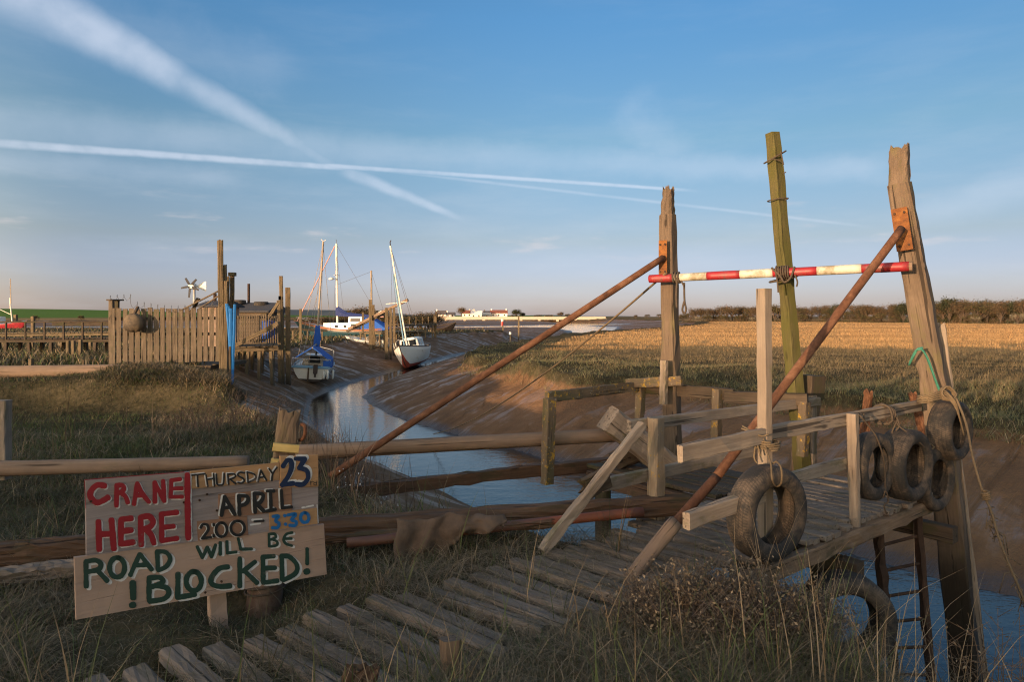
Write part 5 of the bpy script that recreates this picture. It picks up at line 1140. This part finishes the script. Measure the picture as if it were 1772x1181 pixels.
# small white launch under the staging, red fishing boat far left
lp = P(648, 592, 57); ln = empty('launch', (lp.x, lp.y, -.9), 'small white launch lying under the broad staging', 'boat')
M0 = local((P(672, 592, 56).x, 56, -1.15), math.pi-R(10), R(-6)); rows = hull_pts(3.4, 1.5, .85, .3, .85, .3); build_hull(ln, M0, rows, .25, (M_['white'], M_['darkbottom'], M_['cream'], M_['galv']))
mb = MB(); mb.box((1.3, 0, .95), (.9, .8, .3), ch=.05); mb.build('thwart', M_['cream'], ln, M0)
rp = P(8, 571, 118); rb = empty('fishing_boat', (rp.x, rp.y, -1), 'red-hulled boat with a white mast aground at the far left', 'boat')
M0 = local((P(-22, 572, 119).x, 119, -1.15), R(-8), R(3)); rows = hull_pts(7.4, 2.6, 1.5, .6, .7, .5); build_hull(rb, M0, rows, .2, (M_['redhull'], M_['darkbottom'], M_['blueband'], M_['blueband']))
mb = MB(); mb.box((1.8, 0, 2.0), (2.2, 1.7, 1.4), ch=.08); mb.build('wheelhouse', M_['white'], rb, M0)
lt('mast', [(5.0, 0, 1.5), (4.75, 0, 5.2), (4.8, 0, 6.0)], .10, 'whitespar', rb, M0); lt('topmast', [(4.9, 0, 5.0), (5.0, 0, 9.3)], .06, 'spar', rb, M0); lt('derrick', [(5, 0, 3), (1.2, 0, 4.6)], .05, 'whitespar', rb, M0)
lt('stay', [(4.4, .5, 1.6), (4.8, 0, 8)], .015, 'wire', rb, M0, 4)
# upturned dinghy on the far bank
dp = P(766, 575, 86); dg = empty('dinghy', (dp.x, dp.y, gz(dp.x, dp.y)), 'dark derelict dinghy lying on the far grass bank', 'boat')
M0 = local((dp.x-1.6, dp.y, gz(dp.x, dp.y)-.1), R(8), R(18)); rows = hull_pts(3.0, 1.3, .6, .7, .7, .3); build_hull(dg, M0, rows, .25, (M_['darkbottom'], M_['darkbottom'], M_['darkbottom'], M_['dark']))

# channel markers standing in the mud
for (u, v0, v1, Y, wd, lb, pc_) in ((871, 579, 557, 92, .22, 'thin leaning channel marker with a red and white top', 1), (897.5, 590, 547, 88, .26, 'tall dark pile standing in the far mud', 0), (883, 590, 579, 75, .14, 'short pile with a white top in the far mud', 2)):
    p = P(u, v0, Y); q = V((p.x, p.y, gz(p.x, p.y)-.4)); e = empty('channel_marker', q, lb, 'post'); tp = P(u-2 if pc_ == 1 else u, v1, Y)
    timber('shaft', q, tp, wd*.8, wd*.8, M_['stage'], e, up=V((0, -1, 0)), segs=6)
    if pc_ == 1: mb = MB(); mb.tube([tp-V((0, 0, .55)), tp], .17, 8); mb.build('red_top', M_['red'], e); mb = MB(); mb.tube([tp, tp+V((0, 0, .35))], .16, 8); mb.build('white_top', M_['white'], e)
    if pc_ == 2: mb = MB(); mb.tube([tp, tp+V((0, 0, .25))], .13, 8); mb.build('white_top', M_['white'], e)

# ------------------------------------------------------------------ bridge, houses
BY = 400.0
br = empty('road_bridge', P(900, 556, BY), 'low pale concrete road bridge across the estuary', 'bridge')
b0, b1 = P(752, 551, BY), P(1046, 551, BY+22)
mb = MB(); mb.beam(b0+V((0, 0, -.55)), b1+V((0, 0, -.55)), 9, .8); mb.build('deck', M_['concrete'], br)
mb = MB(); d_ = V((-.073, 1, 0))*-4.6
mb.beam(b0+V((0, -4.65, .35)), b1+V((0, -4.65, .35)), .3, 1.1); mb.build('parapet', M_['concrete'], br)
mb = MB(); mb.beam(b0+V((0, 4.65, .35)), b1+V((0, 4.65, .35)), .3, 1.1); mb.build('parapet', M_['concrete'], br)
for i in range(9):
    q = b0.lerp(b1, (i+.6)/9.3); mb = MB(); mb.box((q.x, q.y-1.5, -1.4), (1.5, 5, 2.4)); mb.build('pier', M_['concrete'], br)
def house(u, Y, wd, ht, roofh, dep, wall, roof, lab, chims=1):
    p = P(u, 548, Y); z0 = gz(p.x, Y); e = empty('house', (p.x, Y, z0), lab, 'house', 'white houses beyond the bridge'); x0, x1 = p.x-wd/2, p.x+wd/2
    mb = MB(); mb.ring_loft([[V((x, Y, z0-1)), V((x, Y, z0+ht)), V((x, Y+dep/2, z0+ht+roofh-.1)), V((x, Y+dep, z0+ht)), V((x, Y+dep, z0-1))] for x in (x0, x1)]); mb.build('wall', M_[wall], e)
    mb = MB(); mb.ring_loft([[V((x, Y-.4, z0+ht-.05)), V((x, Y-.4, z0+ht+.15)), V((x, Y+dep/2, z0+ht+roofh+.2)), V((x, Y+dep+.4, z0+ht+.15)), V((x, Y+dep+.4, z0+ht-.05)), V((x, Y+dep/2, z0+ht+roofh))] for x in (x0-.3, x1+.3)]); r_ = mb.build('roof', M_[roof], e)
    for k in range(chims): mb = MB(); cx = x0+.8 if k == 0 else x1-.8; mb.box((cx, Y+dep/2, z0+ht+roofh+.4), (.9, .9, 1.6)); mb.build('chimney', M_[wall], r_)
    nw = max(2, int(wd/4))
    for k in range(nw): mb = MB(); cx = x0+wd*(k+.5)/nw; mb.box((cx, Y-.02, z0+ht*.6), (1.0, .12, 1.2)); mb.build('window', M_['glass'], e)
hs = [(762, 520, 8, 2.2, 2.9, 8, 'render', 'slate', 'white gabled house nearest the left end of the bridge'), (779, 540, 7, 2.0, 2.0, 7, 'render', 'slate', 'small white cottage, second house from the left'), (808, 510, 7, 3.0, 2.4, 8, 'render', 'redtile', 'white house with a red roof right of the lone round tree'),
      (816, 530, 5, 3.0, 2.4, 7, 'concrete', 'render', 'cream house between two white ones'), (824, 505, 8, 2.2, 2.8, 8, 'render', 'render', 'white gabled house left of the long low house'), (836, 515, 11, 2.0, 1.8, 8, 'concrete', 'concrete', 'long low cream house behind the middle of the bridge'), (847, 545, 10, 3.4, 1.8, 8, 'slate', 'slate', 'grey barn behind the long low house'),
      (863, 520, 13, 3.4, 2.4, 9, 'render', 'redtile', 'largest white house with two chimneys')]
for h in hs: house(*h, chims=2 if 'two' in h[-1] else 1)

# ------------------------------------------------------------------ trees
def tree_proto(name, seed, h, spread, trunk_h, twigs, cols, leaf=.16, low=0.0, flat=1.0):
    """a bare or budding tree: tapered trunk and limbs, crown of small twig and leaf faces in clumps round the limb ends"""
    r = np.random.default_rng(seed); e = empty(name, (0, 0, 0)); mb = MB(); rq = random.Random(seed)
    mb.tube([(0, 0, -.4), (0, 0, trunk_h*.5), (.05*h*rq.uniform(-1, 1), .03*h, trunk_h), (.06*h*rq.uniform(-1, 1), 0, h*.72)], [.035*h, .028*h, .024*h, .006*h], 7)
    ends = []
    for k in range(13):
        a = k*2.4+rq.uniform(-.4, .4); z0 = trunk_h*(.55+.75*k/13); rad = spread*rq.uniform(.55, 1.0)*(1-.35*(k/13)); z1 = z0+(h-z0)*rq.uniform(.35, .85)*flat
        p0 = V((0, 0, z0)); p1 = V((math.cos(a)*rad*.5, math.sin(a)*rad*.5, z0+(z1-z0)*.6)); p2 = V((math.cos(a)*rad, math.sin(a)*rad, z1))
        mb.tube([p0, p1, p2], [.014*h, .009*h, .003*h], 5); ends.append((p2, p1))
        for q in range(2): b = a+rq.uniform(-.9, .9); p3 = p1+V((math.cos(b)*rad*.45, math.sin(b)*rad*.45, (h-p1.z)*rq.uniform(.2, .7))); mb.tube([p1, p3], [.007*h, .002*h], 4); ends.append((p3, p1))
    mb.build('trunk', M_['bark'], e)
    ce = np.array([tuple(a.lerp(b, rq.uniform(0, .5))) for a, b in ends for _ in range(2)]); ce = np.vstack([ce, [[0, 0, h*.85]]])
    if low: ce = np.vstack([ce, np.c_[r.uniform(-spread, spread, 14)*.8, r.uniform(-spread, spread, 14)*.8, r.uniform(.1, .5, 14)*low]])
    i = r.integers(0, len(ce), twigs); csz = r.uniform(.5, 1.25, len(ce))[i]*h*.10
    c = ce[i]+r.normal(size=(twigs, 3))*csz[:, None]*np.array([1, 1, .8]); c[:, 2] = np.maximum(c[:, 2], .05)
    d = r.normal(size=(twigs, 3)); d[:, 2] = np.abs(d[:, 2])+.2; d /= np.linalg.norm(d, axis=1)[:, None]; sd_ = np.cross(d, r.normal(size=(twigs, 3))); sd_ /= np.linalg.norm(sd_, axis=1)[:, None]
    ln = r.uniform(.6, 1.5, twigs)[:, None]*leaf*h*.30; wdd = ln*r.uniform(.2, .5, twigs)[:, None]
    v = np.stack([c-d*ln*.5, c+sd_*wdd*.5, c+d*ln*.5, c-sd_*wdd*.5], 1).reshape(-1, 3)
    cols = np.array(cols); cc = cols[r.integers(0, len(cols), len(ce))][i]*r.uniform(.6, 1.4, twigs)[:, None]
    o = fast_mesh('crown', v, np.arange(twigs*4).reshape(-1, 4), None, M_['twig'], np.repeat(cc, 4, 0))
    o.parent = e; return e
BR = [(.105, .068, .040), (.085, .060, .036), (.12, .082, .045), (.07, .056, .03)]
OL = [(.07, .065, .028), (.09, .075, .034), (.055, .05, .022)]
DK = [(.035, .042, .02), (.05, .052, .024), (.03, .034, .018)]
protos = {'bare': tree_proto('bare_tree', 1, 6, 2.6, 1.5, 3000, BR, low=.6), 'bud': tree_proto('budding_tree', 2, 5.4, 2.9, 1.1, 3000, OL+BR[:1], low=.8), 'dark': tree_proto('evergreen_tree', 3, 6.2, 2.2, 1.2, 3200, DK, .2, low=.6),
          'round': tree_proto('round_tree', 4, 6, 2.5, 2.4, 2600, BR[1:3], .16, flat=.8), 'scrub': tree_proto('thorn_scrub', 5, 3.2, 2.4, .4, 2600, BR+OL, .26, low=1.0), 'blossom': tree_proto('blossoming_shrub', 6, 2.6, 2.0, .5, 1100, [(.30, .26, .20), (.20, .17, .11), (.12, .10, .05)], .2, low=.8)}
def clone(e):
    r = e.copy(); COL.objects.link(r)
    for ch in e.children: c = ch.copy(); COL.objects.link(c); c.parent = r
    return r
def plant(kind, x, y, sc, lab, cat='tree', group=None, sq=1.0):
    o = clone(protos[kind]); o.location = (x, y, gz(x, y)-.05); o.scale = (sc*sq, sc*sq, sc); o.rotation_euler = (0, 0, rr.uniform(0, 6.28)); return tag(o, lab, cat, group)
LB = {'bare': 'bare brown tree in the wood beyond the marsh', 'bud': 'olive-brown budding tree in the wood beyond the marsh', 'dark': 'dark evergreen tree in the wood beyond the marsh', 'scrub': 'low thorn scrub at the foot of the wood beyond the marsh', 'blossom': 'pale blossoming shrub at the edge of the wood beyond the marsh'}
i = 0; u = 1182
while u < 1870:
    f = (u-1182)/590; Y = 250-95*min(1, f)+rr.uniform(-5, 5); top = 540-11*f-2.4*math.sin(f*9)
    h = max(2.0, HC-(top-HY)/F*Y+.2); k = rr.choice(['bare', 'bare', 'bud', 'bud', 'dark'] if f > .3 else ['bare', 'bud', 'bare']); hh_ = {'bare': 6, 'bud': 5.4, 'dark': 6.2}[k]
    if 1450 < u < 1480: k, hh_ = 'bud', 6.5
    x = (u-CX)/F*Y; plant(k, x, Y, h*rr.uniform(1.05, 1.45)/hh_, LB[k], group='trees of the wood beyond the marsh', sq=1.15)
    if rr.random() < .6: plant('scrub', x+rr.uniform(-2, 2), Y-4, rr.uniform(.9, 1.4)*h/5.5, LB['scrub'], 'scrub', 'scrub at the foot of the wood')
    if u > 1440 and rr.random() < .7: plant(rr.choice(['bare', 'dark', 'bud']), x+rr.uniform(-2, 2), Y+6, h*rr.uniform(1.2, 1.55)/6, LB['bare'] if 0 else 'taller tree standing in the back row of the wood', group='back row of the wood')
    u += rr.uniform(8.5, 13)*(1 if f < .3 else 1.2)
for (u, Y, sc) in ((1208, 236, .75), (1762, 148, 1.0), (1690, 160, .7), (1300, 222, .6)): plant('blossom', (u-CX)/F*Y, Y, sc, LB['blossom'], 'shrub', 'blossoming shrubs')
for (k, u, Y, top, lab) in (('round', 799, 500, 531.5, 'lone round-headed tree on the skyline beyond the bridge'), ('dark', 841, 560, 541, 'dark tree among the white houses'), ('bare', 825, 570, 544, 'brown tree among the houses, left of the dark one'), ('dark', 893, 470, 535.5, 'broad dark evergreen behind the right half of the bridge'),
       ('dark', 904, 480, 541, 'second dark evergreen just right of the broad one'), ('bare', 887, 465, 545, 'brown tree on the left flank of the broad dark evergreen'), ('bare', 970, 480, 540, 'brown tree above the right end of the bridge'), ('bud', 982, 500, 543, 'low budding tree right of the one above the bridge end'),
       ('bare', 1100, 450, 545, 'small brown tree left of the long wood'), ('bud', 1120, 450, 544, 'olive tree left of the long wood'), ('bud', 1142, 440, 543, 'olive-brown tree at the left tip of the long wood'), ('bare', 1165, 435, 543, 'bare tree at the left tip of the long wood'), ('scrub', 930, 470, 544.5, 'low scrub behind the bridge parapet'), ('scrub', 950, 470, 544.5, 'rounded scrub behind the bridge, near its right end')):
    h = HC-(top-HY)/F*Y-gz((u-CX)/F*Y, Y); hp_ = {'round': 6, 'dark': 6.2, 'bare': 6, 'bud': 5.4, 'scrub': 3.2}[k]; plant(k, (u-CX)/F*Y, Y, h*1.04/hp_, lab, sq=1.5 if k != 'round' else 1.1)
for (u, Y, top, k) in ((540, 95, 546, 'scrub'), (556, 92, 546, 'bare'), (572, 98, 549, 'scrub'), (600, 100, 541, 'bud'), (616, 96, 532, 'bare'), (632, 98, 528, 'bare'), (650, 95, 534, 'bud'), (664, 97, 540, 'bare'), (588, 100, 546, 'scrub'), (700, 118, 543, 'bud'), (714, 122, 541, 'bare'), (728, 120, 543, 'bud'), (742, 122, 537, 'bare'), (750, 124, 540, 'bud'), (690, 118, 545, 'scrub'), (412, 60, 530, 'bare'), (466, 62, 533, 'bare'), (545, 96, 552, 'bud')):
    x = (u-CX)/F*Y; h = HC-(top-HY)/F*Y-gz(x, Y); plant(k, x, Y, h/{'bare': 6, 'bud': 5.4, 'scrub': 3.2}[k], 'brown bush or small tree behind the stagings on the left bank', 'bush', 'bushes behind the stagings', sq=1.35)
for (u, Y) in ((140, 330), (61, 330)): plant('scrub', (u-CX)/F*Y, Y, .75, 'small round bush at the foot of the green hill', 'bush', 'bushes below the green hill')
# trees and thorn hedge on the bank behind the camera: they throw the evening shade over the foreground
Lh = V((-math.sin(R(SUN_AZ)), -math.cos(R(SUN_AZ)), 0)); Qh = V((Lh.y, -Lh.x, 0))
TE = math.tan(R(SUN_EL))
def shade_top(q):                                  # height of the shade plane over the camera, wanted at lateral offset q
    return float(np.interp(q, [-60, -40, -34, -28, -24, -20.5, -18.5, -13.5, -11.5, -7, -3, 0, 4, 9, 16, 40], [2.2, .9, .8, 1.0, 1.2, 1.0, .2, .1, 1.6, 2.5, 1.7, 1.7, 2.1, 2.6, 3.0, 3.2]))
q = -62.0
while q < 42:
    for Dd, f in ((38, 1.0), (44, .92)):
        p = Lh*(-Dd)+Qh*(q+rr.uniform(-.6, .6)); z0 = gz(p.x, p.y); ht = shade_top(q)+Dd*TE-z0
        k = rr.choice(['bud', 'dark', 'bare']); plant(k, p.x, p.y, ht*f*rr.uniform(.92, 1.06)/{'bare': 6.3, 'bud': 5.8, 'dark': 6.4}[k], 'tree on the bank behind the camera', group='trees behind the camera', sq=1.25)
    for Dd in (36, 41):
        p = Lh*(-Dd)+Qh*(q+rr.uniform(-.8, .8)); plant('scrub', p.x, p.y, (shade_top(q)+Dd*TE-gz(p.x, p.y)-.8)/3.6, 'thorn bush in the hedge behind the camera', 'bush', 'hedge behind the camera', sq=1.1)
    q += 2.6
for e in protos.values():
    for c in list(e.children): bpy.data.objects.remove(c)
    bpy.data.objects.remove(e)

# ------------------------------------------------------------------ grass, reeds and weeds
def blades(name, x, y, h, wd, lean, cols, segs=3, z=None, sink=.02, kind='stuff', face=None):
    n = len(x); r = rng; z = ground_z(x, y)-sink if z is None else z
    a = r.uniform(0, 2*np.pi, n); dx, dy = np.cos(a), np.sin(a); b = a+np.pi/2+r.uniform(-.7, .7, n); wx, wy = np.cos(b)*wd*.5, np.sin(b)*wd*.5
    V_ = []; ts = np.linspace(0, 1, segs+1)
    for k, t in enumerate(ts):
        off = lean*h*t**1.8; zz = z+h*t*np.sqrt(np.clip(1-(lean*t)**2*.6, .08, 1)); cx, cy = x+dx*off, y+dy*off; w_ = (1-t**1.6)
        if k < segs: V_.append(np.stack([cx-wx*w_, cy-wy*w_, zz], -1)); V_.append(np.stack([cx+wx*w_, cy+wy*w_, zz], -1))
        else: V_.append(np.stack([cx, cy, zz], -1))
    per = 2*segs+1; v = np.stack(V_, 1).reshape(-1, 3); base = np.arange(n)[:, None]*per
    qd = np.concatenate([base+np.array([[2*k, 2*k+1, 2*k+3, 2*k+2]]) for k in range(segs-1)], 0) if segs > 1 else None
    tr = base+np.array([[2*segs-2, 2*segs-1, 2*segs]])
    c = np.repeat(cols, per, 0)
    return fast_mesh(name, v, qd, tr, M_['grass'], c, kind)
def pick(pal, n, var=.3):
    p = np.array(pal); return p[rng.integers(0, len(p), n)]*rng.uniform(1-var, 1+var, n)[:, None]
GREEN = [(.068, .094, .028), (.058, .082, .028), (.090, .108, .036), (.108, .118, .048)]
DRY = [(.24, .17, .10), (.30, .225, .14), (.17, .122, .076), (.20, .155, .095)]
DULL = [(.092, .080, .042), (.118, .096, .052), (.072, .065, .034)]
GOLD = [(.45, .268, .118), (.39, .23, .10), (.50, .31, .145), (.34, .195, .088)]
def field(n, y0, y1, u0=-120, u1=1900, pw=1.0):
    t = rng.uniform(0, 1, n); Y = (y0**-pw+t*(y1**-pw-y0**-pw))**(-1/pw); u = rng.uniform(u0, u1, n); return (u-CX)/F*Y, Y
def keep(x, y, *arrs):
    pass
def info(x, y):
    z, dl_, dn_, dm_, *_ = terrain(x, y); return dl_, dn_, dm_
def jcoord(x, y):
    dx, dy = x-L0.x, y-L0.y; return dx*dJ.x+dy*dJ.y, dx*wJ.x+dy*wJ.y
def tufty(x, y, sc=1.3, seed=3): return vnoise(x*sc, y*sc, seed)+.5*vnoise(x*sc*2.7, y*sc*2.7, seed+5)
def clump(x, y, k, r):                              # gather blades into tufts
    n = len(x); m = max(1, n//k); cx, cy = x[:m], y[:m]; i = rng.integers(0, m, n); return cx[i]+rng.normal(0, r, n)*np.sqrt(np.maximum(1, cy[i]/6)), cy[i]+rng.normal(0, r, n)*np.sqrt(np.maximum(1, cy[i]/6))
def patchy(x, y, pal, m):
    k = (vnoise(x*.55, y*.55, 61)+.6*vnoise(x*1.9, y*1.9, 63)+rng.normal(0, .12, m)) > -.06
    return np.where(k[:, None], pick(pal, m), pick(DRY[2:]+DULL+DULL+GREEN[:2], m)*.85)
def near_grass(name, n, y0, y1, hmean, wmean, pal, lean=(.25, .9), k=14, rad=.05, cond=None, u0=-150, u1=1900, segs=3, pw=1.0):
    x, y = field(n, y0, y1, u0, u1, pw); x, y = clump(x, y, k, rad); dl_, dn_, dm_ = info(x, y); s, w_ = jcoord(x, y); tf = tufty(x, y)
    ok = (dn_ > -.08); on = (w_ > -.06) & (w_ < 1.02) & (s > -1.2) & (s < 3.0); ok &= ~(on & (rng.uniform(0, 1, len(x)) > .55)); ok &= ~((s > 2.9) & (w_ > -.2) & (w_ < 1.1))
    if cond is not None: ok &= cond(x, y, dn_, s, w_, tf)
    sgl = SM.inverted(); qx = (x-SL.x)*ex.x+(y-SL.y)*ex.y; qn = (x-SL.x)*en.x+(y-SL.y)*en.y; insign = (qx > -.15) & (qx < 1.45) & (qn > -.45) & (qn < .6)
    ok &= ~(insign & (rng.uniform(0, 1, len(x)) > .5)); hs_ = np.where(insign, .45, 1.0)[ok]
    x, y, tf = x[ok], y[ok], tf[ok]; m = len(x); h = hs_*hmean*rng.uniform(.45, 1.35, m)*(1+.6*np.clip(tf, -.5, .6)); h = np.where(on[ok], h*1.15, h)
    return blades(name, x, y, h, wmean*rng.uniform(.6, 1.4, m)*np.sqrt(np.maximum(1, y/4)), rng.uniform(*lean, m), patchy(x, y, pal, m), segs)
near_grass('grass', 56000, 2.2, 9.5, .14, .0052, GREEN+DULL, (.35, 1.1), k=22, rad=.055)
near_grass('dead_grass', 105000, 2.2, 9.5, .22, .0036, DRY+DULL[:2], (.8, 1.6), 26, .07)
near_grass('tall_grass', 2600, 2.2, 9.5, .38, .006, GREEN[2:]+DRY[:1], (.2, .8), 9, .03, lambda x, y, dn_, s, w_, tf: tf > .0)
near_grass('turf', 150000, 7, 24, .08, .0058, DULL+GREEN+GREEN, (.2, .9), 16, .08, lambda x, y, dn_, s, w_, tf: (x < .5), u1=900, segs=2, pw=.5)
near_grass('bank_grass', 70000, 8, 20, .15, .0065, DRY+DULL[:1], (.4, 1.1), 18, .10, lambda x, y, dn_, s, w_, tf: (tf > -.1) & ((dn_ < 2.0) | (y > 16.2)), u1=900, segs=2, pw=.5)
near_grass('far_bank_grass', 26000, 22, 110, .30, .02, DRY+DULL+GREEN[2:], (.3, .9), 10, .10, lambda x, y, dn_, s, w_, tf: x < 4, u0=-100, u1=960, segs=2, pw=.3)
# the thick grass in front on the right, and long stalks leaning over the creek
near_grass('grass_tussock', 6000, 2.3, 4.2, .15, .0045, DULL+GREEN[:2]+DRY[2:3], (.5, 1.3), 60, .08, lambda x, y, dn_, s, w_, tf: (w_ > 1.0), 750, 1700)
x = rng.uniform(1.25, 2.3, 260); y = rng.uniform(2.7, 4.6, 260); ok = info(x, y)[1] > -.35; x, y = x[ok], y[ok]
blades('long_stalks', x, y, rng.uniform(.35, .85, len(x)), rng.uniform(.004, .007, len(x)), rng.uniform(.15, .7, len(x)), pick(DRY[:2], len(x)), 4)
# dead stalks at the bank by the sign
x = np.concatenate([rng.normal(-2.05, .22, 140), rng.normal(-1.55, .3, 110), rng.normal(-4.6, .8, 120)]); y = np.concatenate([rng.normal(7.9, .5, 140), rng.normal(6.6, .35, 110), rng.normal(10.5, .9, 120)])
blades('weed_stalks', x, y, rng.uniform(.35, 1.0, len(x)), rng.uniform(.006, .012, len(x)), rng.uniform(.05, .55, len(x)), pick([(.14, .085, .055), (.10, .065, .045), (.18, .12, .08)], len(x)), 4)
# little white flowers
fx = np.concatenate([rng.uniform(-1.55, -.55, 60), rng.normal(-.45, .12, 80)]); fy = np.concatenate([rng.uniform(5.9, 6.5, 60), rng.normal(5.75, .08, 80)]); fz = ground_z(fx, fy)+rng.uniform(.10, .26, len(fx))
nf = len(fx); s_f = rng.uniform(.004, .009, nf); q = np.stack([np.stack([fx+a*s_f, fy+b*s_f*.5, fz+c*s_f], -1) for a, b, c in ((-1, 0, 0), (0, -1, -1), (1, 0, 0), (0, 1, 1))], 1).reshape(-1, 3)
near_grass('mound_grass', 26000, 16.2, 20, .24, .008, DRY+DULL, (.6, 1.4), 16, .09, lambda x, y, dn_, s, w_, tf: (x < -5) & (dn_ < 3), u0=200, u1=480, segs=2)
tag(fast_mesh('white_flowers', q, np.arange(nf*4).reshape(-1, 4), None, M_['twig'], np.full((nf*4, 3), .42)), kind='stuff')
# scattered straw lying on the planks
n = 5200; s = rng.uniform(-1.0, 4.4, n); w_ = rng.uniform(-.2, 1.1, n); tf = tufty(s, w_, 2.2, 9); ok = tf > -.05; s, w_ = s[ok], w_[ok]; n = len(s)
bx = L0.x+dJ.x*s+wJ.x*w_; by = L0.y+dJ.y*s+wJ.y*w_; bz = np.where(s > 2.9, .006, .012)+rng.uniform(0, .022, n)
a = rng.normal(-.5, .8, n); ln = rng.uniform(.05, .22, n); ww = .0016
v = np.stack([np.stack([bx-np.cos(a)*ln-np.sin(a)*ww, by-np.sin(a)*ln+np.cos(a)*ww, bz], -1), np.stack([bx-np.cos(a)*ln+np.sin(a)*ww, by-np.sin(a)*ln-np.cos(a)*ww, bz], -1), np.stack([bx+np.cos(a)*ln, by+np.sin(a)*ln, bz+rng.uniform(-.01, .03, n)], -1)], 1).reshape(-1, 3)
fast_mesh('straw_litter', v, None, np.arange(n*3).reshape(-1, 3), M_['grass'], np.repeat(pick(DRY, n), 3, 0), 'stuff')
# marsh: green hummocks along the lip, brown sedge behind, golden reed farther out
def marsh(name, n, y0, y1, cond, hm, wm, pal, lean, u0, u1, pw, k=3, rad=.10, segs=2, sink=.02):
    x, y = field(n, y0, y1, u0, u1, pw); x, y = clump(x, y, k, rad); dl_, dn_, dm_ = info(x, y); tf = tufty(x, y, .5, 13)
    ok = cond(x, y, dm_, tf) & (dm_ > dn_); x, y, tf = x[ok], y[ok], tf[ok]; m = len(x)
    pc_ = (.98+.55*vnoise(x*.035, y*.16, 71)+.30*vnoise(x*.14, y*.5, 72))[:, None]*np.array([1, 1, 1.0])
    return blades(name, x, y, hm*rng.uniform(.55, 1.3, m)*(1+.4*np.clip(tf, -.6, .6)), wm*rng.uniform(.6, 1.5, m)*np.maximum(1, (y/20))**.8, rng.uniform(*lean, m), pick(pal, m)*pc_, segs, sink=sink)
marsh('marsh_lip_grass', 130000, 9, 48, lambda x, y, d, tf: (d > -.25) & (d < 4.5), 0.17, .009, [(.13, .13, .058), (.17, .155, .075), (.11, .115, .05), (.22, .18, .10)], (.5, 1.2), 700, 1950, .6, 4, .10)
marsh('overhanging_grass', 16000, 9, 48, lambda x, y, d, tf: (d > -.30) & (d < .25), .42, .012, [(.24, .17, .095), (.17, .13, .065), (.30, .22, .125)], (.9, 1.4), 700, 1950, .6, 12, .08)
marsh('marsh_sedge', 130000, 14, 52, lambda x, y, d, tf: (d > 2.0) & (tf > -.45), .15, .0075, [(.22, .155, .085), (.16, .122, .065), (.25, .18, .10), (.14, .115, .058)], (.4, 1.1), 760, 1950, .5, 4, .14)
marsh('golden_reed', 190000, 33, 230, lambda x, y, d, tf: (d > 4.0) & (tf+sstep(33, 60, y)*1.4 > .2), .18, .008, GOLD, (.2, .9), 780, 1950, .45, 2, .12)

# ------------------------------------------------------------------ dead shrub by the jetty
def shrub(name, lab, cx, cy, n, rx, ry, hh_, col, leafcol, leaves, seed):
    r = random.Random(seed); e = empty(name, (cx, cy, gz(cx, cy)), lab, 'shrub'); mb = MB(); tips = []
    for k in range(n):
        a = r.uniform(0, 6.28); q = math.sqrt(r.random()); x0, y0 = cx+math.cos(a)*rx*q*.8, cy+math.sin(a)*ry*q*.8; z0 = gz(x0, y0)-.02
        h = hh_*(1-.55*q*q)*r.uniform(.6, 1.1); lx, ly = math.cos(a)*rx*.35*q+r.uniform(-.12, .12), math.sin(a)*ry*.3*q+r.uniform(-.12, .12)
        p = [V((x0, y0, z0)), V((x0+lx*.4+r.uniform(-.03, .03), y0+ly*.4, z0+h*.55)), V((x0+lx, y0+ly, z0+h))]; mb.tube(p, [.004, .003, .0012], 3, caps=False)
        for b in range(4):
            t = r.uniform(.35, 1); s0 = p[1].lerp(p[2], t) if t > .5 else p[0].lerp(p[1], t*2); s1 = s0+V((r.uniform(-.13, .13), r.uniform(-.13, .13), r.uniform(-.02, .13))); mb.tube([s0, s1], [.002, .001], 3, caps=False); tips.append(s1); tips.append(s0.lerp(s1, .5))
    mb.build('stems', simple(name+'_stem', col, .9, .3, 20), e)
    rg = np.random.default_rng(seed); tp = np.array([tuple(t) for t in tips]); i = rg.integers(0, len(tp), leaves); c = tp[i]+rg.normal(0, .018, (leaves, 3)); d = rg.normal(size=(leaves, 3)); d /= np.linalg.norm(d, axis=1)[:, None]; s_ = np.cross(d, rg.normal(size=(leaves, 3))); s_ /= np.linalg.norm(s_, axis=1)[:, None]
    L = rg.uniform(.006, .014, leaves)[:, None]; v = np.stack([c-d*L, c+s_*L*.45, c+d*L, c-s_*L*.45], 1).reshape(-1, 3); lc = np.array(leafcol); cc = lc[rg.integers(0, len(lc), leaves)]*rg.uniform(.6, 1.4, leaves)[:, None]
    o = fast_mesh('dead_leaves', v, np.arange(leaves*4).reshape(-1, 4), None, M_['twig'], np.repeat(cc, 4, 0)); o.parent = e; o.matrix_parent_inverse = WM[e.name].inverted()
LC = [(.20, .145, .09), (.14, .10, .062), (.25, .19, .125), (.095, .07, .046)]
shrub('dead_shrub', 'mass of dead brown twiggy shrub beside the near edge of the jetty', 1.08, 3.52, 620, .52, .28, .30, (.10, .07, .05), LC, 9000, 5)
shrub('dead_weed', 'tangle of dead stems on the bank edge beyond the log and sign', -2.05, 7.7, 150, .5, .6, .75, (.13, .085, .055), LC, 900, 8)
shrub('dead_weed', 'dead reddish weeds on the left bank behind the round log', -4.4, 10.3, 120, 1.0, .7, .7, (.15, .09, .06), LC, 700, 9)
shrub('dead_weed', 'straggly branch overhanging the creek at the right edge', 2.35, 3.25, 60, .3, .25, .8, (.12, .08, .05), LC, 200, 12)
